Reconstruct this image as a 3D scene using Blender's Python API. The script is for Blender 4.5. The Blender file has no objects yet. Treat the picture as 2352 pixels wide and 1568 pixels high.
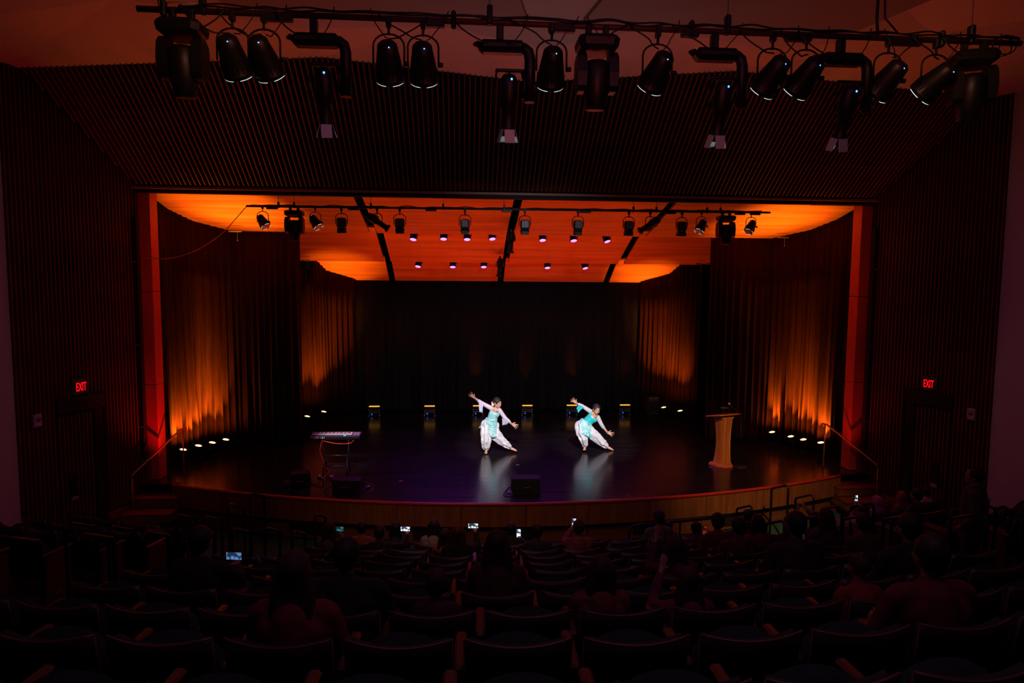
import bpy, bmesh, math, random
from mathutils import Vector, Matrix, Euler
import mathutils
random.seed(7)
C = bpy.context.scene.collection
PI = math.pi
V = Vector

# ------------------------------------------------------------------ camera
F_PX, PITCH, YAW, ROLL = 1500.0, 0.083722, 0.074168, 0.0077838
CAM = V((-1.13, 0.0, 4.7))
_cp, _sp, _cy, _sy = math.cos(PITCH), math.sin(PITCH), math.cos(YAW), math.sin(YAW)
FW = V((_sy*_cp, _cy*_cp, -_sp)); _rt = V((_cy, -_sy, 0)); _up = _rt.cross(FW)
RT = _rt*math.cos(ROLL) + _up*math.sin(ROLL)
UP = -_rt*math.sin(ROLL) + _up*math.cos(ROLL)
cd = bpy.data.cameras.new('camera'); cam = bpy.data.objects.new('camera', cd); C.objects.link(cam)
m = Matrix.Identity(4)
for i in range(3):
    m[i][0] = RT[i]; m[i][1] = UP[i]; m[i][2] = -FW[i]; m[i][3] = CAM[i]
cam.matrix_world = m
cd.sensor_width = 36.0; cd.lens = F_PX/2352*36; cd.clip_start = 0.05; cd.clip_end = 200
bpy.context.scene.camera = cam

def ray(px, py):
    v = FW*F_PX + RT*(px-1176) + UP*(784-py); return v.normalized()
def at(px, py, Y):                       # point of the pixel's ray at depth Y
    r = ray(px, py); return CAM + r*((Y-CAM.y)/r.y)
def atz(px, py, z):
    r = ray(px, py); return CAM + r*((z-CAM.z)/r.z)
def pix(P):
    d = V(P)-CAM; z = d.dot(FW); return 1176+F_PX*d.dot(RT)/z, 784-F_PX*d.dot(UP)/z, z

# ------------------------------------------------------------------ world, exposure
sc = bpy.context.scene
w = bpy.data.worlds.new('world'); sc.world = w; w.use_nodes = True
w.node_tree.nodes['Background'].inputs[0].default_value = (0.5, 0.3, 0.6, 1)
w.node_tree.nodes['Background'].inputs[1].default_value = 0.0004
sc.view_settings.view_transform = 'Standard'; sc.view_settings.look = 'None'
sc.view_settings.exposure = 0.0; sc.view_settings.gamma = 1.0; sc.view_settings.use_curve_mapping = False
try:
    sc.cycles.max_bounces = 5; sc.cycles.diffuse_bounces = 2; sc.cycles.glossy_bounces = 3
    sc.cycles.transparent_max_bounces = 8; sc.cycles.sample_clamp_indirect = 3.0
    sc.cycles.use_denoising = True
except Exception: pass

# ------------------------------------------------------------------ lights
AMBER = (1.0, 0.23, 0.012); RED = (1.0, 0.035, 0.006); PURPLE = (0.32, 0.06, 1.0)
def spot(name, loc, aim, power, col, size=60, blend=0.6, rad=0.05):
    l = bpy.data.lights.new(name, 'SPOT'); l.energy = power; l.color = col
    l.spot_size = math.radians(size); l.spot_blend = blend; l.shadow_soft_size = rad
    o = bpy.data.objects.new(name, l); C.objects.link(o); o.location = loc
    o.rotation_euler = (V(aim)-V(loc)).to_track_quat('-Z', 'Y').to_euler(); return o
def area(name, loc, aim, power, col, sx, sy):
    l = bpy.data.lights.new(name, 'AREA'); l.energy = power; l.color = col; l.shape = 'RECTANGLE'; l.size = sx; l.size_y = sy
    o = bpy.data.objects.new(name, l); C.objects.link(o); o.location = loc
    o.rotation_euler = (V(aim)-V(loc)).to_track_quat('-Z', 'Y').to_euler(); return o
SX = 1
K = dict(foot=1100, bar=24, key=4800, purple=85, col=700, ceiling_fill=190, house=90)
# key light on the two dancers from the front lighting pipe
spot('key_light', (-0.9, 6.1, 6.6), (-0.25, 15.1, 1.3), K['key'], (1.0, .97, 1.0), 13, .6, .08)
spot('key_light', (1.3, 6.1, 6.6), (2.05, 15.2, 1.3), K['key'], (1.0, .97, 1.0), 13, .6, .08)
spot('lectern_light', (3.4, 6.1, 6.5), (4.6, 13.0, .9), 1400, (1.0, .50, .20), 34, 1.0, .1)
spot('front_warm_light', (-1.9, 6.1, 6.6), (-.5, 12.2, .7), 420, (1.0, .48, .22), 60, 1.0, .1)
spot('keyboard_light', (-3.2, 6.1, 6.5), (-3.6, 13.3, 1.5), 2600, (1.0, .85, .95), 7, .8, .1)
spot('front_wash', (0.2, 6.1, 6.7), (0, 19.5, 1.2), 950, (.85, .9, 1.0), 52, 1.0, .15)
# dark red uplights at the proscenium columns and added fills for slope and hall ceiling
for s in (-1, 1):
    spot('column_uplight', (s*6.6, 13.0, 0.86), (s*7.2, 13.3, 4.0), K['col']*(.18 if s < 0 else .06), (1.0, .02, .003), 90, 1.0, .03)
    spot('slope_corner_fill', (s*6.7, 12.0, 0.95), (s*6.1, 12.9, 6.8), 130, (1.0, .10, .008), 50, 1.0, .1)  # added fill for the bright corners of the slope, no lamp there
    spot('hall_ceiling_fill', (s*6.2, 12.2, 1.0), (s*4.2, 9.0, 8.2), K['ceiling_fill'], (1.0, .09, .012), 50, 1.0, .1)  # added fill that makes the orange light on the hall ceiling
# fills added for the hall tone, without fixtures; first faint violet over the stalls
area('stalls_fill', (0, 2.5, 7.7), (0, 3.5, 0), K['house']*.25, (.75, .28, .62), 5, 2)
spot('slope_fill', (0, 2.5, 6.2), (0, 12.2, 7.2), 55, (1.0, .14, .07), 110, 1.0, .2)  # added reddish fill that brightens the slope slats
area('ceiling_centre_fill', (0, 8.6, 5.4), (0, 9.4, 9), K['house']*.08, (.8, .45, .5), 3, .6)  # unseen fill in mid-air, added to lift the ceiling
for s in (-1, 1):
    spot('slat_fill', (s*2.0, 4.0, 7.4), (s*7.9, 12.0, 4.0), 60, (1.0, .36, .14), 46, 1.0, .2)  # added amber fill to bring up the side slats
    spot('wall_fill', (s*5.0, 3.0, 7.2), (s*9.3, 9.0, 3.0), 80, (.50, .08, .62), 70, 1.0, .3)  # added purple fill that tints the plaster walls

# ------------------------------------------------------------------ materials
MATS = {}
def mat(name, col, rough=.6, metal=0.0, emit=None, estr=0.0, noise=0.0, scale=(6, 6, 6), bump=0.0, coat=0.0,
        col2=None, alpha=1.0, spec=.5, sheen=0.0, detail=4.0, nscale=1.0):
    if name in MATS: return MATS[name]
    mt = bpy.data.materials.new(name); mt.use_nodes = True; nt = mt.node_tree; b = nt.nodes['Principled BSDF']
    b.inputs['Base Color'].default_value = (*col, 1); b.inputs['Roughness'].default_value = rough
    b.inputs['Metallic'].default_value = metal; b.inputs['Specular IOR Level'].default_value = spec
    if coat: b.inputs['Coat Weight'].default_value = coat; b.inputs['Coat Roughness'].default_value = .08
    if sheen: b.inputs['Sheen Weight'].default_value = sheen
    if alpha < 1: b.inputs['Alpha'].default_value = alpha
    if emit: b.inputs['Emission Color'].default_value = (*emit, 1); b.inputs['Emission Strength'].default_value = estr
    if noise or bump or col2:
        tc = nt.nodes.new('ShaderNodeTexCoord'); mp = nt.nodes.new('ShaderNodeMapping'); mp.inputs['Scale'].default_value = scale
        nz = nt.nodes.new('ShaderNodeTexNoise'); nz.inputs['Scale'].default_value = nscale; nz.inputs['Detail'].default_value = detail
        nt.links.new(tc.outputs['Object'], mp.inputs['Vector']); nt.links.new(mp.outputs[0], nz.inputs['Vector'])
        if noise or col2:
            cr = nt.nodes.new('ShaderNodeValToRGB'); c2 = col2 or tuple(c*(1-noise) for c in col)
            cr.color_ramp.elements[0].position = .36; cr.color_ramp.elements[0].color = (*c2, 1)
            cr.color_ramp.elements[1].position = .64; cr.color_ramp.elements[1].color = (*col, 1)
            nt.links.new(nz.outputs['Fac'], cr.inputs[0]); nt.links.new(cr.outputs[0], b.inputs['Base Color'])
        if bump:
            bp = nt.nodes.new('ShaderNodeBump'); bp.inputs['Strength'].default_value = bump; bp.inputs['Distance'].default_value = .02
            nt.links.new(nz.outputs['Fac'], bp.inputs['Height']); nt.links.new(bp.outputs[0], b.inputs['Normal'])
    MATS[name] = mt; return mt
BLACK = mat('black_metal', (.012, .012, .014), .45, .3)
BLACKM = mat('matt_black', (.008, .008, .009), .8, bump=.15, scale=(60, 60, 60))
GREY = mat('grey_metal', (.30, .30, .32), .4, .6)
SLAT = mat('slat_wood', (.20, .045, .022), .5, noise=.35, scale=(8, 8, 1.5), bump=.1)
BACKP = mat('slat_backing', (.007, .005, .006), .9, bump=.1, scale=(20, 20, 20))
CLOUD = mat('ceiling_veneer', (.62, .27, .07), .42, col2=(.40, .15, .035), scale=(.4, 5, 5), detail=9, bump=.03)
CURT = mat('velvet_curtain', (.032, .0105, .005), .9, noise=.3, scale=(25, 25, 2), bump=.2, spec=.08)
CURTB = mat('back_curtain', (.015, .015, .018), .9, noise=.3, scale=(25, 25, 2), bump=.2, spec=.08)
PLASTER = mat('white_plaster', (.55, .52, .5), .8, bump=.05, scale=(12, 12, 12))
STAGE = None
FASCIA = mat('fascia_maple', (.30, .12, .04), .4, col2=(.20, .075, .025), scale=(14, 14, 1.2), bump=.03)
PLINTH = mat('plinth_wood', (.22, .085, .03), .5, noise=.3, scale=(3, 3, 10))
NOSE = mat('red_nosing', (.45, .03, .02), .35)
CARPET = mat('carpet', (.014, .022, .026), .95, noise=.5, scale=(40, 40, 40), bump=.4)
TEAL = mat('teal_carpet', (.03, .15, .135), .95, noise=.4, scale=(40, 40, 40), bump=.4)
STEPW = mat('step_wood', (.24, .055, .035), .5, noise=.3, scale=(2, 12, 12))
SEATB = mat('seat_shell', (.030, .018, .016), .35, noise=.4, scale=(2, 2, 14), coat=.2)
SEATR = mat('seat_rim', (.12, .045, .035), .4)
SEATC = mat('seat_fabric', (.012, .035, .032), .9, noise=.4, scale=(50, 50, 50), bump=.3)
ARMW = mat('armrest_wood', (.14, .045, .03), .4, noise=.3, scale=(10, 2, 10))
COLM = mat('column_panel', (.70, .08, .05), .55, noise=.15, scale=(3, 3, 1))
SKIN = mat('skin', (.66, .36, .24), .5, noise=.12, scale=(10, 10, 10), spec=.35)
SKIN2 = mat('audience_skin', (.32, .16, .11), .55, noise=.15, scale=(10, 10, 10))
HAIR = mat('black_hair', (.012, .008, .010), .6, noise=.5, scale=(60, 60, 8), bump=.3)
HAIRB = mat('brown_hair', (.045, .018, .012), .7, noise=.5, scale=(60, 60, 8), bump=.3)
SATIN = mat('white_satin', (.80, .76, .80), .32, noise=.06, scale=(10, 10, 3), bump=.35, sheen=.3, detail=2)
GOLD = mat('gold', (.65, .40, .12), .3, .9)
LEDB = mat('blue_led', (.02, .05, .2), .4, emit=(.04, .18, 1.0), estr=6)
RIMGLOW = mat('glowing_rim', (.6, .7, .7), .3, emit=(.75, 1.0, .95), estr=.9)  # emission stands in for lamplight on the par rims
AMBL = mat('amber_lens', (1, .6, .2), .3, emit=(1.0, .42, .09), estr=12)
AMBS = mat('amber_strip', (1, .6, .2), .3, emit=(1.0, .42, .05), estr=1.2)
PURL = mat('violet_lens', (.6, .3, 1), .3, emit=(.42, .15, 1.0), estr=3.2)

def stage_mat():
    mt = bpy.data.materials.new('stage_boards'); mt.use_nodes = True; nt = mt.node_tree; b = nt.nodes['Principled BSDF']
    tc = nt.nodes.new('ShaderNodeTexCoord'); mp = nt.nodes.new('ShaderNodeMapping'); mp.inputs['Scale'].default_value = (.6, 12, 1)
    nz = nt.nodes.new('ShaderNodeTexNoise'); nz.inputs['Detail'].default_value = 6; nz.inputs['Scale'].default_value = 1.0
    nt.links.new(tc.outputs['Object'], mp.inputs['Vector']); nt.links.new(mp.outputs[0], nz.inputs['Vector'])
    br = nt.nodes.new('ShaderNodeTexBrick'); br.inputs['Scale'].default_value = 1.0
    br.inputs['Brick Width'].default_value = 2.2; br.inputs['Row Height'].default_value = .09; br.inputs['Mortar Size'].default_value = .003
    br.inputs['Color1'].default_value = (.022, .015, .016, 1); br.inputs['Color2'].default_value = (.010, .008, .009, 1); br.inputs['Mortar'].default_value = (.004, .003, .004, 1)
    nt.links.new(tc.outputs['Object'], br.inputs['Vector'])
    mx = nt.nodes.new('ShaderNodeMixRGB'); mx.blend_type = 'MULTIPLY'; mx.inputs[0].default_value = .6
    nt.links.new(br.outputs['Color'], mx.inputs[1]); nt.links.new(nz.outputs['Color'], mx.inputs[2]); nt.links.new(mx.outputs[0], b.inputs['Base Color'])
    mr = nt.nodes.new('ShaderNodeMapRange'); mr.inputs[3].default_value = .14; mr.inputs[4].default_value = .28
    nt.links.new(nz.outputs['Fac'], mr.inputs[0]); nt.links.new(mr.outputs[0], b.inputs['Roughness'])
    bp = nt.nodes.new('ShaderNodeBump'); bp.inputs['Strength'].default_value = .06; bp.inputs['Distance'].default_value = .01
    nt.links.new(nz.outputs['Fac'], bp.inputs['Height']); nt.links.new(bp.outputs[0], b.inputs['Normal'])
    b.inputs['Specular IOR Level'].default_value = .55
    return mt
STAGE = stage_mat()

# ------------------------------------------------------------------ mesh helpers
class MB:
    def __init__(s): s.v = []; s.f = []; s.sm = []
    def add(s, vs, fs, smooth=True, M=None):
        n = len(s.v)
        s.v += [tuple(M @ V(p)) if M is not None else tuple(p) for p in vs]
        s.f += [tuple(i+n for i in f) for f in fs]; s.sm += [smooth]*len(fs); return s
    def box(s, c, d, b=0.0, M=None):
        x, y, z = d[0]/2, d[1]/2, d[2]/2; cx, cy, cz = c
        b = min(b, .45*min(d))
        if b <= 0:
            vs = [(cx+i*x, cy+j*y, cz+k*z) for i in (-1, 1) for j in (-1, 1) for k in (-1, 1)]
            return s.add(vs, [(0, 1, 3, 2), (4, 6, 7, 5), (0, 4, 5, 1), (2, 3, 7, 6), (0, 2, 6, 4), (1, 5, 7, 3)], False, M)
        vs = []; idx = {}
        for i in (-1, 1):
            for j in (-1, 1):
                for k in (-1, 1):
                    for a in range(3):
                        p = [i*(x-b), j*(y-b), k*(z-b)]; p[a] = (i*x, j*y, k*z)[a]
                        idx[(i, j, k, a)] = len(vs); vs.append((cx+p[0], cy+p[1], cz+p[2]))
        fs = []
        for a in range(3):
            o = [t for t in range(3) if t != a]
            for sg in (-1, 1):
                q = []
                for (u, w_) in ((-1, -1), (1, -1), (1, 1), (-1, 1)):
                    t = [0, 0, 0]; t[a] = sg; t[o[0]] = u; t[o[1]] = w_; q.append(idx[(*t, a)])
                fs.append(tuple(q) if (sg > 0) == (a != 1) else tuple(q[::-1]))
        for a in range(3):
            o = [t for t in range(3) if t != a]
            for u in (-1, 1):
                for w_ in (-1, 1):
                    t1 = [0]*3; t1[a] = -1; t1[o[0]] = u; t1[o[1]] = w_; t2 = list(t1); t2[a] = 1
                    fs.append((idx[(*t1, o[0])], idx[(*t2, o[0])], idx[(*t2, o[1])], idx[(*t1, o[1])]))
        for i in (-1, 1):
            for j in (-1, 1):
                for k in (-1, 1): fs.append((idx[(i, j, k, 0)], idx[(i, j, k, 1)], idx[(i, j, k, 2)]))
        return s.add(vs, fs, False, M)
    def tube(s, pts, r, n=8, cap=True, M=None):
        pts = [V(p) for p in pts]; rs = r if isinstance(r, (list, tuple)) else [r]*len(pts)
        vs = []; fs = []; ref = None
        for i, p in enumerate(pts):
            t = (pts[min(i+1, len(pts)-1)]-pts[max(i-1, 0)])
            t = t.normalized() if t.length > 1e-9 else V((0, 0, 1))
            if ref is None: ref = t.orthogonal().normalized()
            ref = (ref - t*ref.dot(t)); ref = ref.normalized() if ref.length > 1e-6 else t.orthogonal().normalized()
            bi = t.cross(ref)
            for k in range(n):
                a = 2*PI*k/n; vs.append(p + (ref*math.cos(a)+bi*math.sin(a))*rs[i])
        for i in range(len(pts)-1):
            for k in range(n):
                fs.append((i*n+k, i*n+(k+1) % n, (i+1)*n+(k+1) % n, (i+1)*n+k))
        s.add(vs, fs, True, M)
        if cap:
            L = (len(pts)-1)*n; b0 = len(s.v)-len(vs)
            s.f += [tuple(b0+k for k in range(n-1, -1, -1)), tuple(b0+L+k for k in range(n))]; s.sm += [False, False]
        return s
    def lathe(s, prof, n=16, M=None, smooth=True, capped=True):
        vs = []; fs = []
        for (r, z) in prof:
            for k in range(n):
                a = 2*PI*k/n; vs.append((r*math.cos(a), r*math.sin(a), z))
        for i in range(len(prof)-1):
            for k in range(n): fs.append((i*n+k, i*n+(k+1) % n, (i+1)*n+(k+1) % n, (i+1)*n+k))
        if capped:
            L = (len(prof)-1)*n; fs += [tuple(range(n-1, -1, -1)), tuple(L+k for k in range(n))]
        return s.add(vs, fs, smooth, M)
    def ell(s, c, r, n=12, m_=8, M=None):
        prof = []
        vs = []; fs = []
        for i in range(m_+1):
            th = PI*i/m_
            for k in range(n):
                a = 2*PI*k/n; vs.append((c[0]+r[0]*math.sin(th)*math.cos(a), c[1]+r[1]*math.sin(th)*math.sin(a), c[2]-r[2]*math.cos(th)))
        for i in range(m_):
            for k in range(n): fs.append((i*n+k, i*n+(k+1) % n, (i+1)*n+(k+1) % n, (i+1)*n+k))
        return s.add(vs, fs, True, M)
    def cap(s, a, b, ra, rb, n=12):       # capsule with two radii
        a = V(a); b = V(b); d = (b-a); L = d.length; t = d/L if L > 1e-9 else V((0, 0, 1))
        pts = []; rs = []
        for i in range(5): th = PI/2*i/4; pts.append(a - t*ra*math.cos(th)); rs.append(max(ra*math.sin(th), 1e-4))
        for i in range(5): th = PI/2*i/4; pts.append(b + t*rb*math.sin(th)); rs.append(max(rb*math.cos(th), 1e-4))
        # tangents must stay constant
        ref = t.orthogonal().normalized(); bi = t.cross(ref); vs = []; fs = []
        for p, r in zip(pts, rs):
            for k in range(n): q = 2*PI*k/n; vs.append(p+(ref*math.cos(q)+bi*math.sin(q))*r)
        for i in range(len(pts)-1):
            for k in range(n): fs.append((i*n+k, i*n+(k+1) % n, (i+1)*n+(k+1) % n, (i+1)*n+k))
        fs += [tuple(range(n-1, -1, -1)), tuple((len(pts)-1)*n+k for k in range(n))]
        return s.add(vs, fs, True)
    def chain(s, pts, rs):
        for i in range(len(pts)-1): s.cap(pts[i], pts[i+1], rs[i], rs[i+1])
        return s
    def loft(s, rings, cap=True, closed=True, M=None):
        n = len(rings[0]); vs = [p for r in rings for p in r]; fs = []
        for i in range(len(rings)-1):
            for k in range(n if closed else n-1): fs.append((i*n+k, i*n+(k+1) % n, (i+1)*n+(k+1) % n, (i+1)*n+k))
        if cap: fs += [tuple(range(n-1, -1, -1)), tuple((len(rings)-1)*n+k for k in range(n))]
        return s.add(vs, fs, True, M)
    def mesh(s, name):
        me = bpy.data.meshes.new(name); me.from_pydata([tuple(p) for p in s.v], [], s.f)
        me.polygons.foreach_set('use_smooth', s.sm); me.update(); return me

def tag(o, label=None, cat=None, group=None, kind=None):
    if label: o['label'] = label
    if cat: o['category'] = cat
    if group: o['group'] = group
    if kind: o['kind'] = kind
    return o
def obj(name, mb, mt, parent=None, loc=None, rot=None, label=None, cat=None, group=None, kind=None):
    me = mb.mesh(name) if isinstance(mb, MB) else mb
    if mt is not None and not me.materials: me.materials.append(mt)
    o = bpy.data.objects.new(name, me); C.objects.link(o)
    if parent is not None: o.parent = parent
    if loc is not None: o.location = loc
    if rot is not None: o.rotation_euler = rot
    return tag(o, label, cat, group, kind)
def thing(name, label, cat, loc=(0, 0, 0), rot=(0, 0, 0), group=None, kind=None):
    o = bpy.data.objects.new(name, None); C.objects.link(o); o.location = loc; o.rotation_euler = rot
    o.empty_display_size = .1
    return tag(o, label, cat, group, kind)
CH = {}
def dup(root, loc, rot, label=None, group=None, scale=None):
    r = root.copy(); C.objects.link(r); r.location = loc; r.rotation_euler = rot
    if scale: r.scale = (scale,)*3
    if label: r['label'] = label
    if group: r['group'] = group
    if root.name not in CH: CH[root.name] = [(c, list(c.children)) for c in root.children]
    for c, gs in CH[root.name]:
        d = c.copy(); C.objects.link(d); d.parent = r
        for g in gs:
            e = g.copy(); C.objects.link(e); e.parent = d
    return r
def remesh(mb, voxel, smooth=2, name='fused', subsurf=0):
    me = mb.mesh(name); o = bpy.data.objects.new('tmp', me); C.objects.link(o)
    md = o.modifiers.new('r', 'REMESH'); md.mode = 'VOXEL'; md.voxel_size = voxel; md.use_smooth_shade = True
    if smooth: s_ = o.modifiers.new('s', 'SMOOTH'); s_.iterations = smooth; s_.factor = .5
    dg = bpy.context.evaluated_depsgraph_get(); dg.update()
    out = bpy.data.meshes.new_from_object(o.evaluated_get(dg)); out.name = name
    bpy.data.objects.remove(o); bpy.data.meshes.remove(me)
    return out
def text_mesh(txt, size, depth=.004, spacing=1.0):
    cu = bpy.data.curves.new('t', 'FONT'); cu.body = txt; cu.size = size; cu.extrude = depth; cu.align_x = 'CENTER'; cu.align_y = 'CENTER'
    cu.space_character = spacing; cu.offset = size*.012
    o = bpy.data.objects.new('t', cu); C.objects.link(o)
    dg = bpy.context.evaluated_depsgraph_get(); me = bpy.data.meshes.new_from_object(o.evaluated_get(dg))
    bpy.data.objects.remove(o); return me
ORD = ['first', 'second', 'third', 'fourth', 'fifth', 'sixth', 'seventh', 'eighth', 'ninth', 'tenth', 'eleventh', 'twelfth', 'thirteenth', 'fourteenth', 'fifteenth', 'sixteenth', 'seventeenth', 'eighteenth', 'nineteenth']

# ------------------------------------------------------------------ setting
ST = 0.8                      # stage height
CY = 28.0; RS = 16.5          # centre of the arcs, radius of the stage front
def arc(r, th, z): return (r*math.sin(th), CY - r*math.cos(th), z)
R0, DR, FZ0, DZ = 18.5, .8, -.03, .265
def fz(k): return max(0.0, FZ0 + DZ*k)

# stage floor slab
TH = math.asin(6.8/RS); N = 48
mb = MB(); top = [arc(RS, -TH+2*TH*i/N, ST) for i in range(N+1)]
top = top + [(7.6, 12.95, ST), (7.6, 20.8, ST), (-7.6, 20.8, ST), (-7.6, 12.95, ST)]
n = len(top); mb.add(top+[(p[0], p[1], ST-.06) for p in top], [tuple(range(n)), tuple(range(2*n-1, n-1, -1))]+[(i, i+n, (i+1) % n+n, (i+1) % n) for i in range(n)], False)
floor_stage = obj('floor_stage', mb, STAGE, kind='structure')
# stage front: nosing, fascia in veneered panels, recess, plinth with panels
front = thing('wall_stage_front', None, None, kind='structure')
mb = MB(); prof = [(.02, ST+.004), (-.03, ST+.006), (-.045, ST-.02), (-.03, ST-.045), (.02, ST-.045)]
mb.loft([[arc(RS-q, -TH+2*TH*i/N, z) if False else arc(RS+(-q), -TH+2*TH*i/N, z) for (q, z) in prof] for i in range(N+1)], cap=True)
obj('nosing', mb, NOSE, front)
def arcslab(r0, r1, t0, t1, z0, z1, seg=4):
    m_ = MB(); m_.loft([[arc(r0, t0+(t1-t0)*i/seg, z0), arc(r1, t0+(t1-t0)*i/seg, z0), arc(r1, t0+(t1-t0)*i/seg, z1), arc(r0, t0+(t1-t0)*i/seg, z1)] for i in range(seg+1)])
    m_.sm = [False]*len(m_.sm); return m_
NP = 12
for i in range(NP):
    t0 = -TH+2*TH*i/NP; t1 = -TH+2*TH*(i+1)/NP
    obj('fascia_panel', arcslab(RS-.02, RS+.02, t0+.0004, t1-.0004, .36, ST-.045), FASCIA, front)
    obj('plinth_panel', arcslab(RS-.16, RS-.10, t0+.0004, t1-.0004, 0.0, .26), PLINTH, front)
obj('recess', arcslab(RS-.2, RS-.14, -TH, TH, .0, .37, 40), BLACKM, front)
for (a, b) in ((-.125, -.09), (-.035, .012), (.125, .16), (.24, .28), (-.27, -.23)):
    obj('vent_panel', arcslab(RS-.1, RS-.085, a, b, .07, .24), BLACKM, front)
# auditorium floor: flat front with teal carpet strip, tiers behind
mb = MB(); mb.add([(-11, -4, -.02), (11, -4, -.02), (11, 13.6, -.02), (-11, 13.6, -.02)], [(0, 1, 2, 3)], False)
obj('floor', mb, CARPET, kind='structure')
TW = .62
mb = arcslab(RS+.0, RS+1.35, -TH, TH, -.015, .004, 40); obj('floor_teal_strip', mb, TEAL, kind='structure')
for k in range(0, 13):
    ra = R0+DR*k-.62; rb = ra+DR if k < 12 else ra+3.5
    z1 = fz(k) if k else .006
    obj('floor_tier', arcslab(ra, rb, -TW, TW, -.02 if k < 3 else fz(k-2), z1, 40), CARPET, kind='structure')
# aisle half steps
for s in (-1, 1):
    aisle = thing('floor_aisle_steps', None, None, kind='structure')
    for k in range(1, 11):
        ra = R0+DR*k-.62
        a0, a1 = (.205, .28)
        obj('step', arcslab(ra-.3, ra-.001, min(s*a0, s*a1), max(s*a0, s*a1), fz(k-1)-.01, fz(k)-DZ/2, 3), CARPET, aisle)
# slatted walls beside the stage
WL = 2.54; un = math.hypot(.35, 1)
def wallpt(s, d, off=0.0):      # s side, d metres from the stage end, off into the room
    ux, uy = .35/un, -1/un; nx, ny = -1/un, -.35/un
    return (s*(7.4+ux*d+nx*off), 13.2+uy*d+ny*off)
def wallM(s, d, off=0.0):
    x, y = wallpt(s, d, off); ang = math.atan2(-s*0+(-1/un), s*.35/un)
    return Matrix.Translation((x, y, 0)) @ Matrix.Rotation(ang, 4, 'Z')   # local x along the wall
DOOR = (.93, 1.87, 2.72)       # from, to, top
for s, side in ((-1, 'left'), (1, 'right')):
    wal = thing('wall_'+side, None, None, kind='structure')
    mb = MB(); M0 = wallM(s, 0); oy = s*1      # +y local points into the room on right?
    # find sign so that local +y*sg is into the room
    nrm = (M0.to_3x3() @ V((0, 1, 0))); sg = 1 if nrm.x*(-s) > 0 else -1
    mb.box((WL/2, -sg*.10, 4.3), (WL+.1, .1, 8.6), 0, M0)
    obj('backing_panel', mb, BACKP, wal)
    NS = 34; sw = WL/NS
    me_cache = {}
    for i in range(NS):
        d = (i+.5)*sw
        z0, z1 = (.46 if d < DOOR[0] else .05), 8.6
        if DOOR[0] <= d <= DOOR[1]: z0 = DOOR[2]+.02
        key = (round(z0, 2))
        if key not in me_cache:
            m_ = MB(); m_.box((0, 0, (z0+z1)/2), (.026, .075, z1-z0), .004); me_cache[key] = m_.mesh('slat')
        o = obj('slat', me_cache[key], SLAT, wal); o.matrix_local = wallM(s, d, -0.01) 
    mb = MB(); mb.box((DOOR[0]/2, 0, .23), (DOOR[0]-.02, .08, .46), .006, M0); obj('baseboard_'+side, mb, STEPW, None, kind='structure')
    # door
    dr = thing('door_1' if s < 0 else 'door_2', None, None, kind='structure')
    mb = MB(); mb.box(((DOOR[0]+DOOR[1])/2, sg*.01, DOOR[2]-.12), (DOOR[1]-DOOR[0], .1, .26), .01, M0); obj('door_lintel', mb, BLACKM, dr)
    mb = MB(); mb.box(((DOOR[0]+.10), -sg*.02, 1.24), (.18, .05, 2.45), .005, M0); obj('door_jamb', mb, BLACKM, dr)
    mb = MB(); mb.box(((DOOR[0]+.2+DOOR[1])/2, -sg*.06, 1.24), (DOOR[1]-DOOR[0]-.2, .04, 2.42), .004, M0); leaf = obj('door_leaf', mb, BACKP, dr)
    m_ = MB(); m_.box((0, 0, 1.25), (.028, .05, 2.38), .004); dm = m_.mesh('slat')
    for i in range(9):
        o = obj('slat', dm, SLAT, dr); o.matrix_local = wallM(s, DOOR[0]+.25+i*.075, -.03)
    mb = MB(); mb.box((DOOR[0]+.68, sg*.035, 1.2), (.13, .02, .42), .006, M0); obj('push_plate', mb, BLACK, dr)
    mb = MB(); mb.box((DOOR[0]+.68, sg*.035, .95), (.13, .03, .07), .006, M0); obj('door_handle', mb, GREY, dr)
    # exit sign
    x, y = wallpt(s, 1.41, .06); zc = 2.90
    ang = math.atan2(M0[1][0], M0[0][0])
    ex = thing('exit_sign', 'red lit EXIT sign above the %s door' % side, 'sign', (x, y, zc))
    # orientation: face into the room
    fx, fy = (-s/un, -.35/un); rz = math.atan2(fy, fx)+PI/2
    ex.rotation_euler = (0, 0, rz)
    mb = MB(); mb.box((0, .02, 0), (.34, .045, .27), .006); obj('sign_housing', mb, mat('sign_plate', (.05, .035, .05), .5), ex)
    t = obj('lettering', text_mesh('EXIT', .19, .002), mat('exit_red', (.6, .0, .02), .4, emit=(1.0, .004, .012), estr=1.1), ex)
    t.rotation_euler = (PI/2, 0, 0); t.location = (0, -.006, -.01); t.scale = (.52, 1.10, 1)
    # white wall device beside the door
    x, y = wallpt(s, 2.22, .06)
    dv = thing('wall_device', 'small white box on the slats beside the %s door' % side, 'alarm', (x, y, 2.45), (0, 0, rz))
    mb = MB(); mb.box((0, .01, 0), (.13, .05, .22), .01); obj('housing', mb, mat('device_white', (.45, .42, .45), .5), dv)
    mb = MB(); mb.lathe([(.045, 0), (.04, .012), (.0, .016)], 12, Matrix.Translation((0, -.014, .03)) @ Matrix.Rotation(PI/2, 4, 'X'), capped=False); obj('sounder', mb, mat('device_grey', (.2, .19, .2), .5), dv)
    mb = MB(); mb.box((0, -.02, -.075), (.1, .02, .03), .006); obj('strobe', mb, mat('device_lens', (.4, .3, .5), .2), dv)
    # white plaster wall towards the hall
    x0, y0 = wallpt(s, WL)
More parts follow.
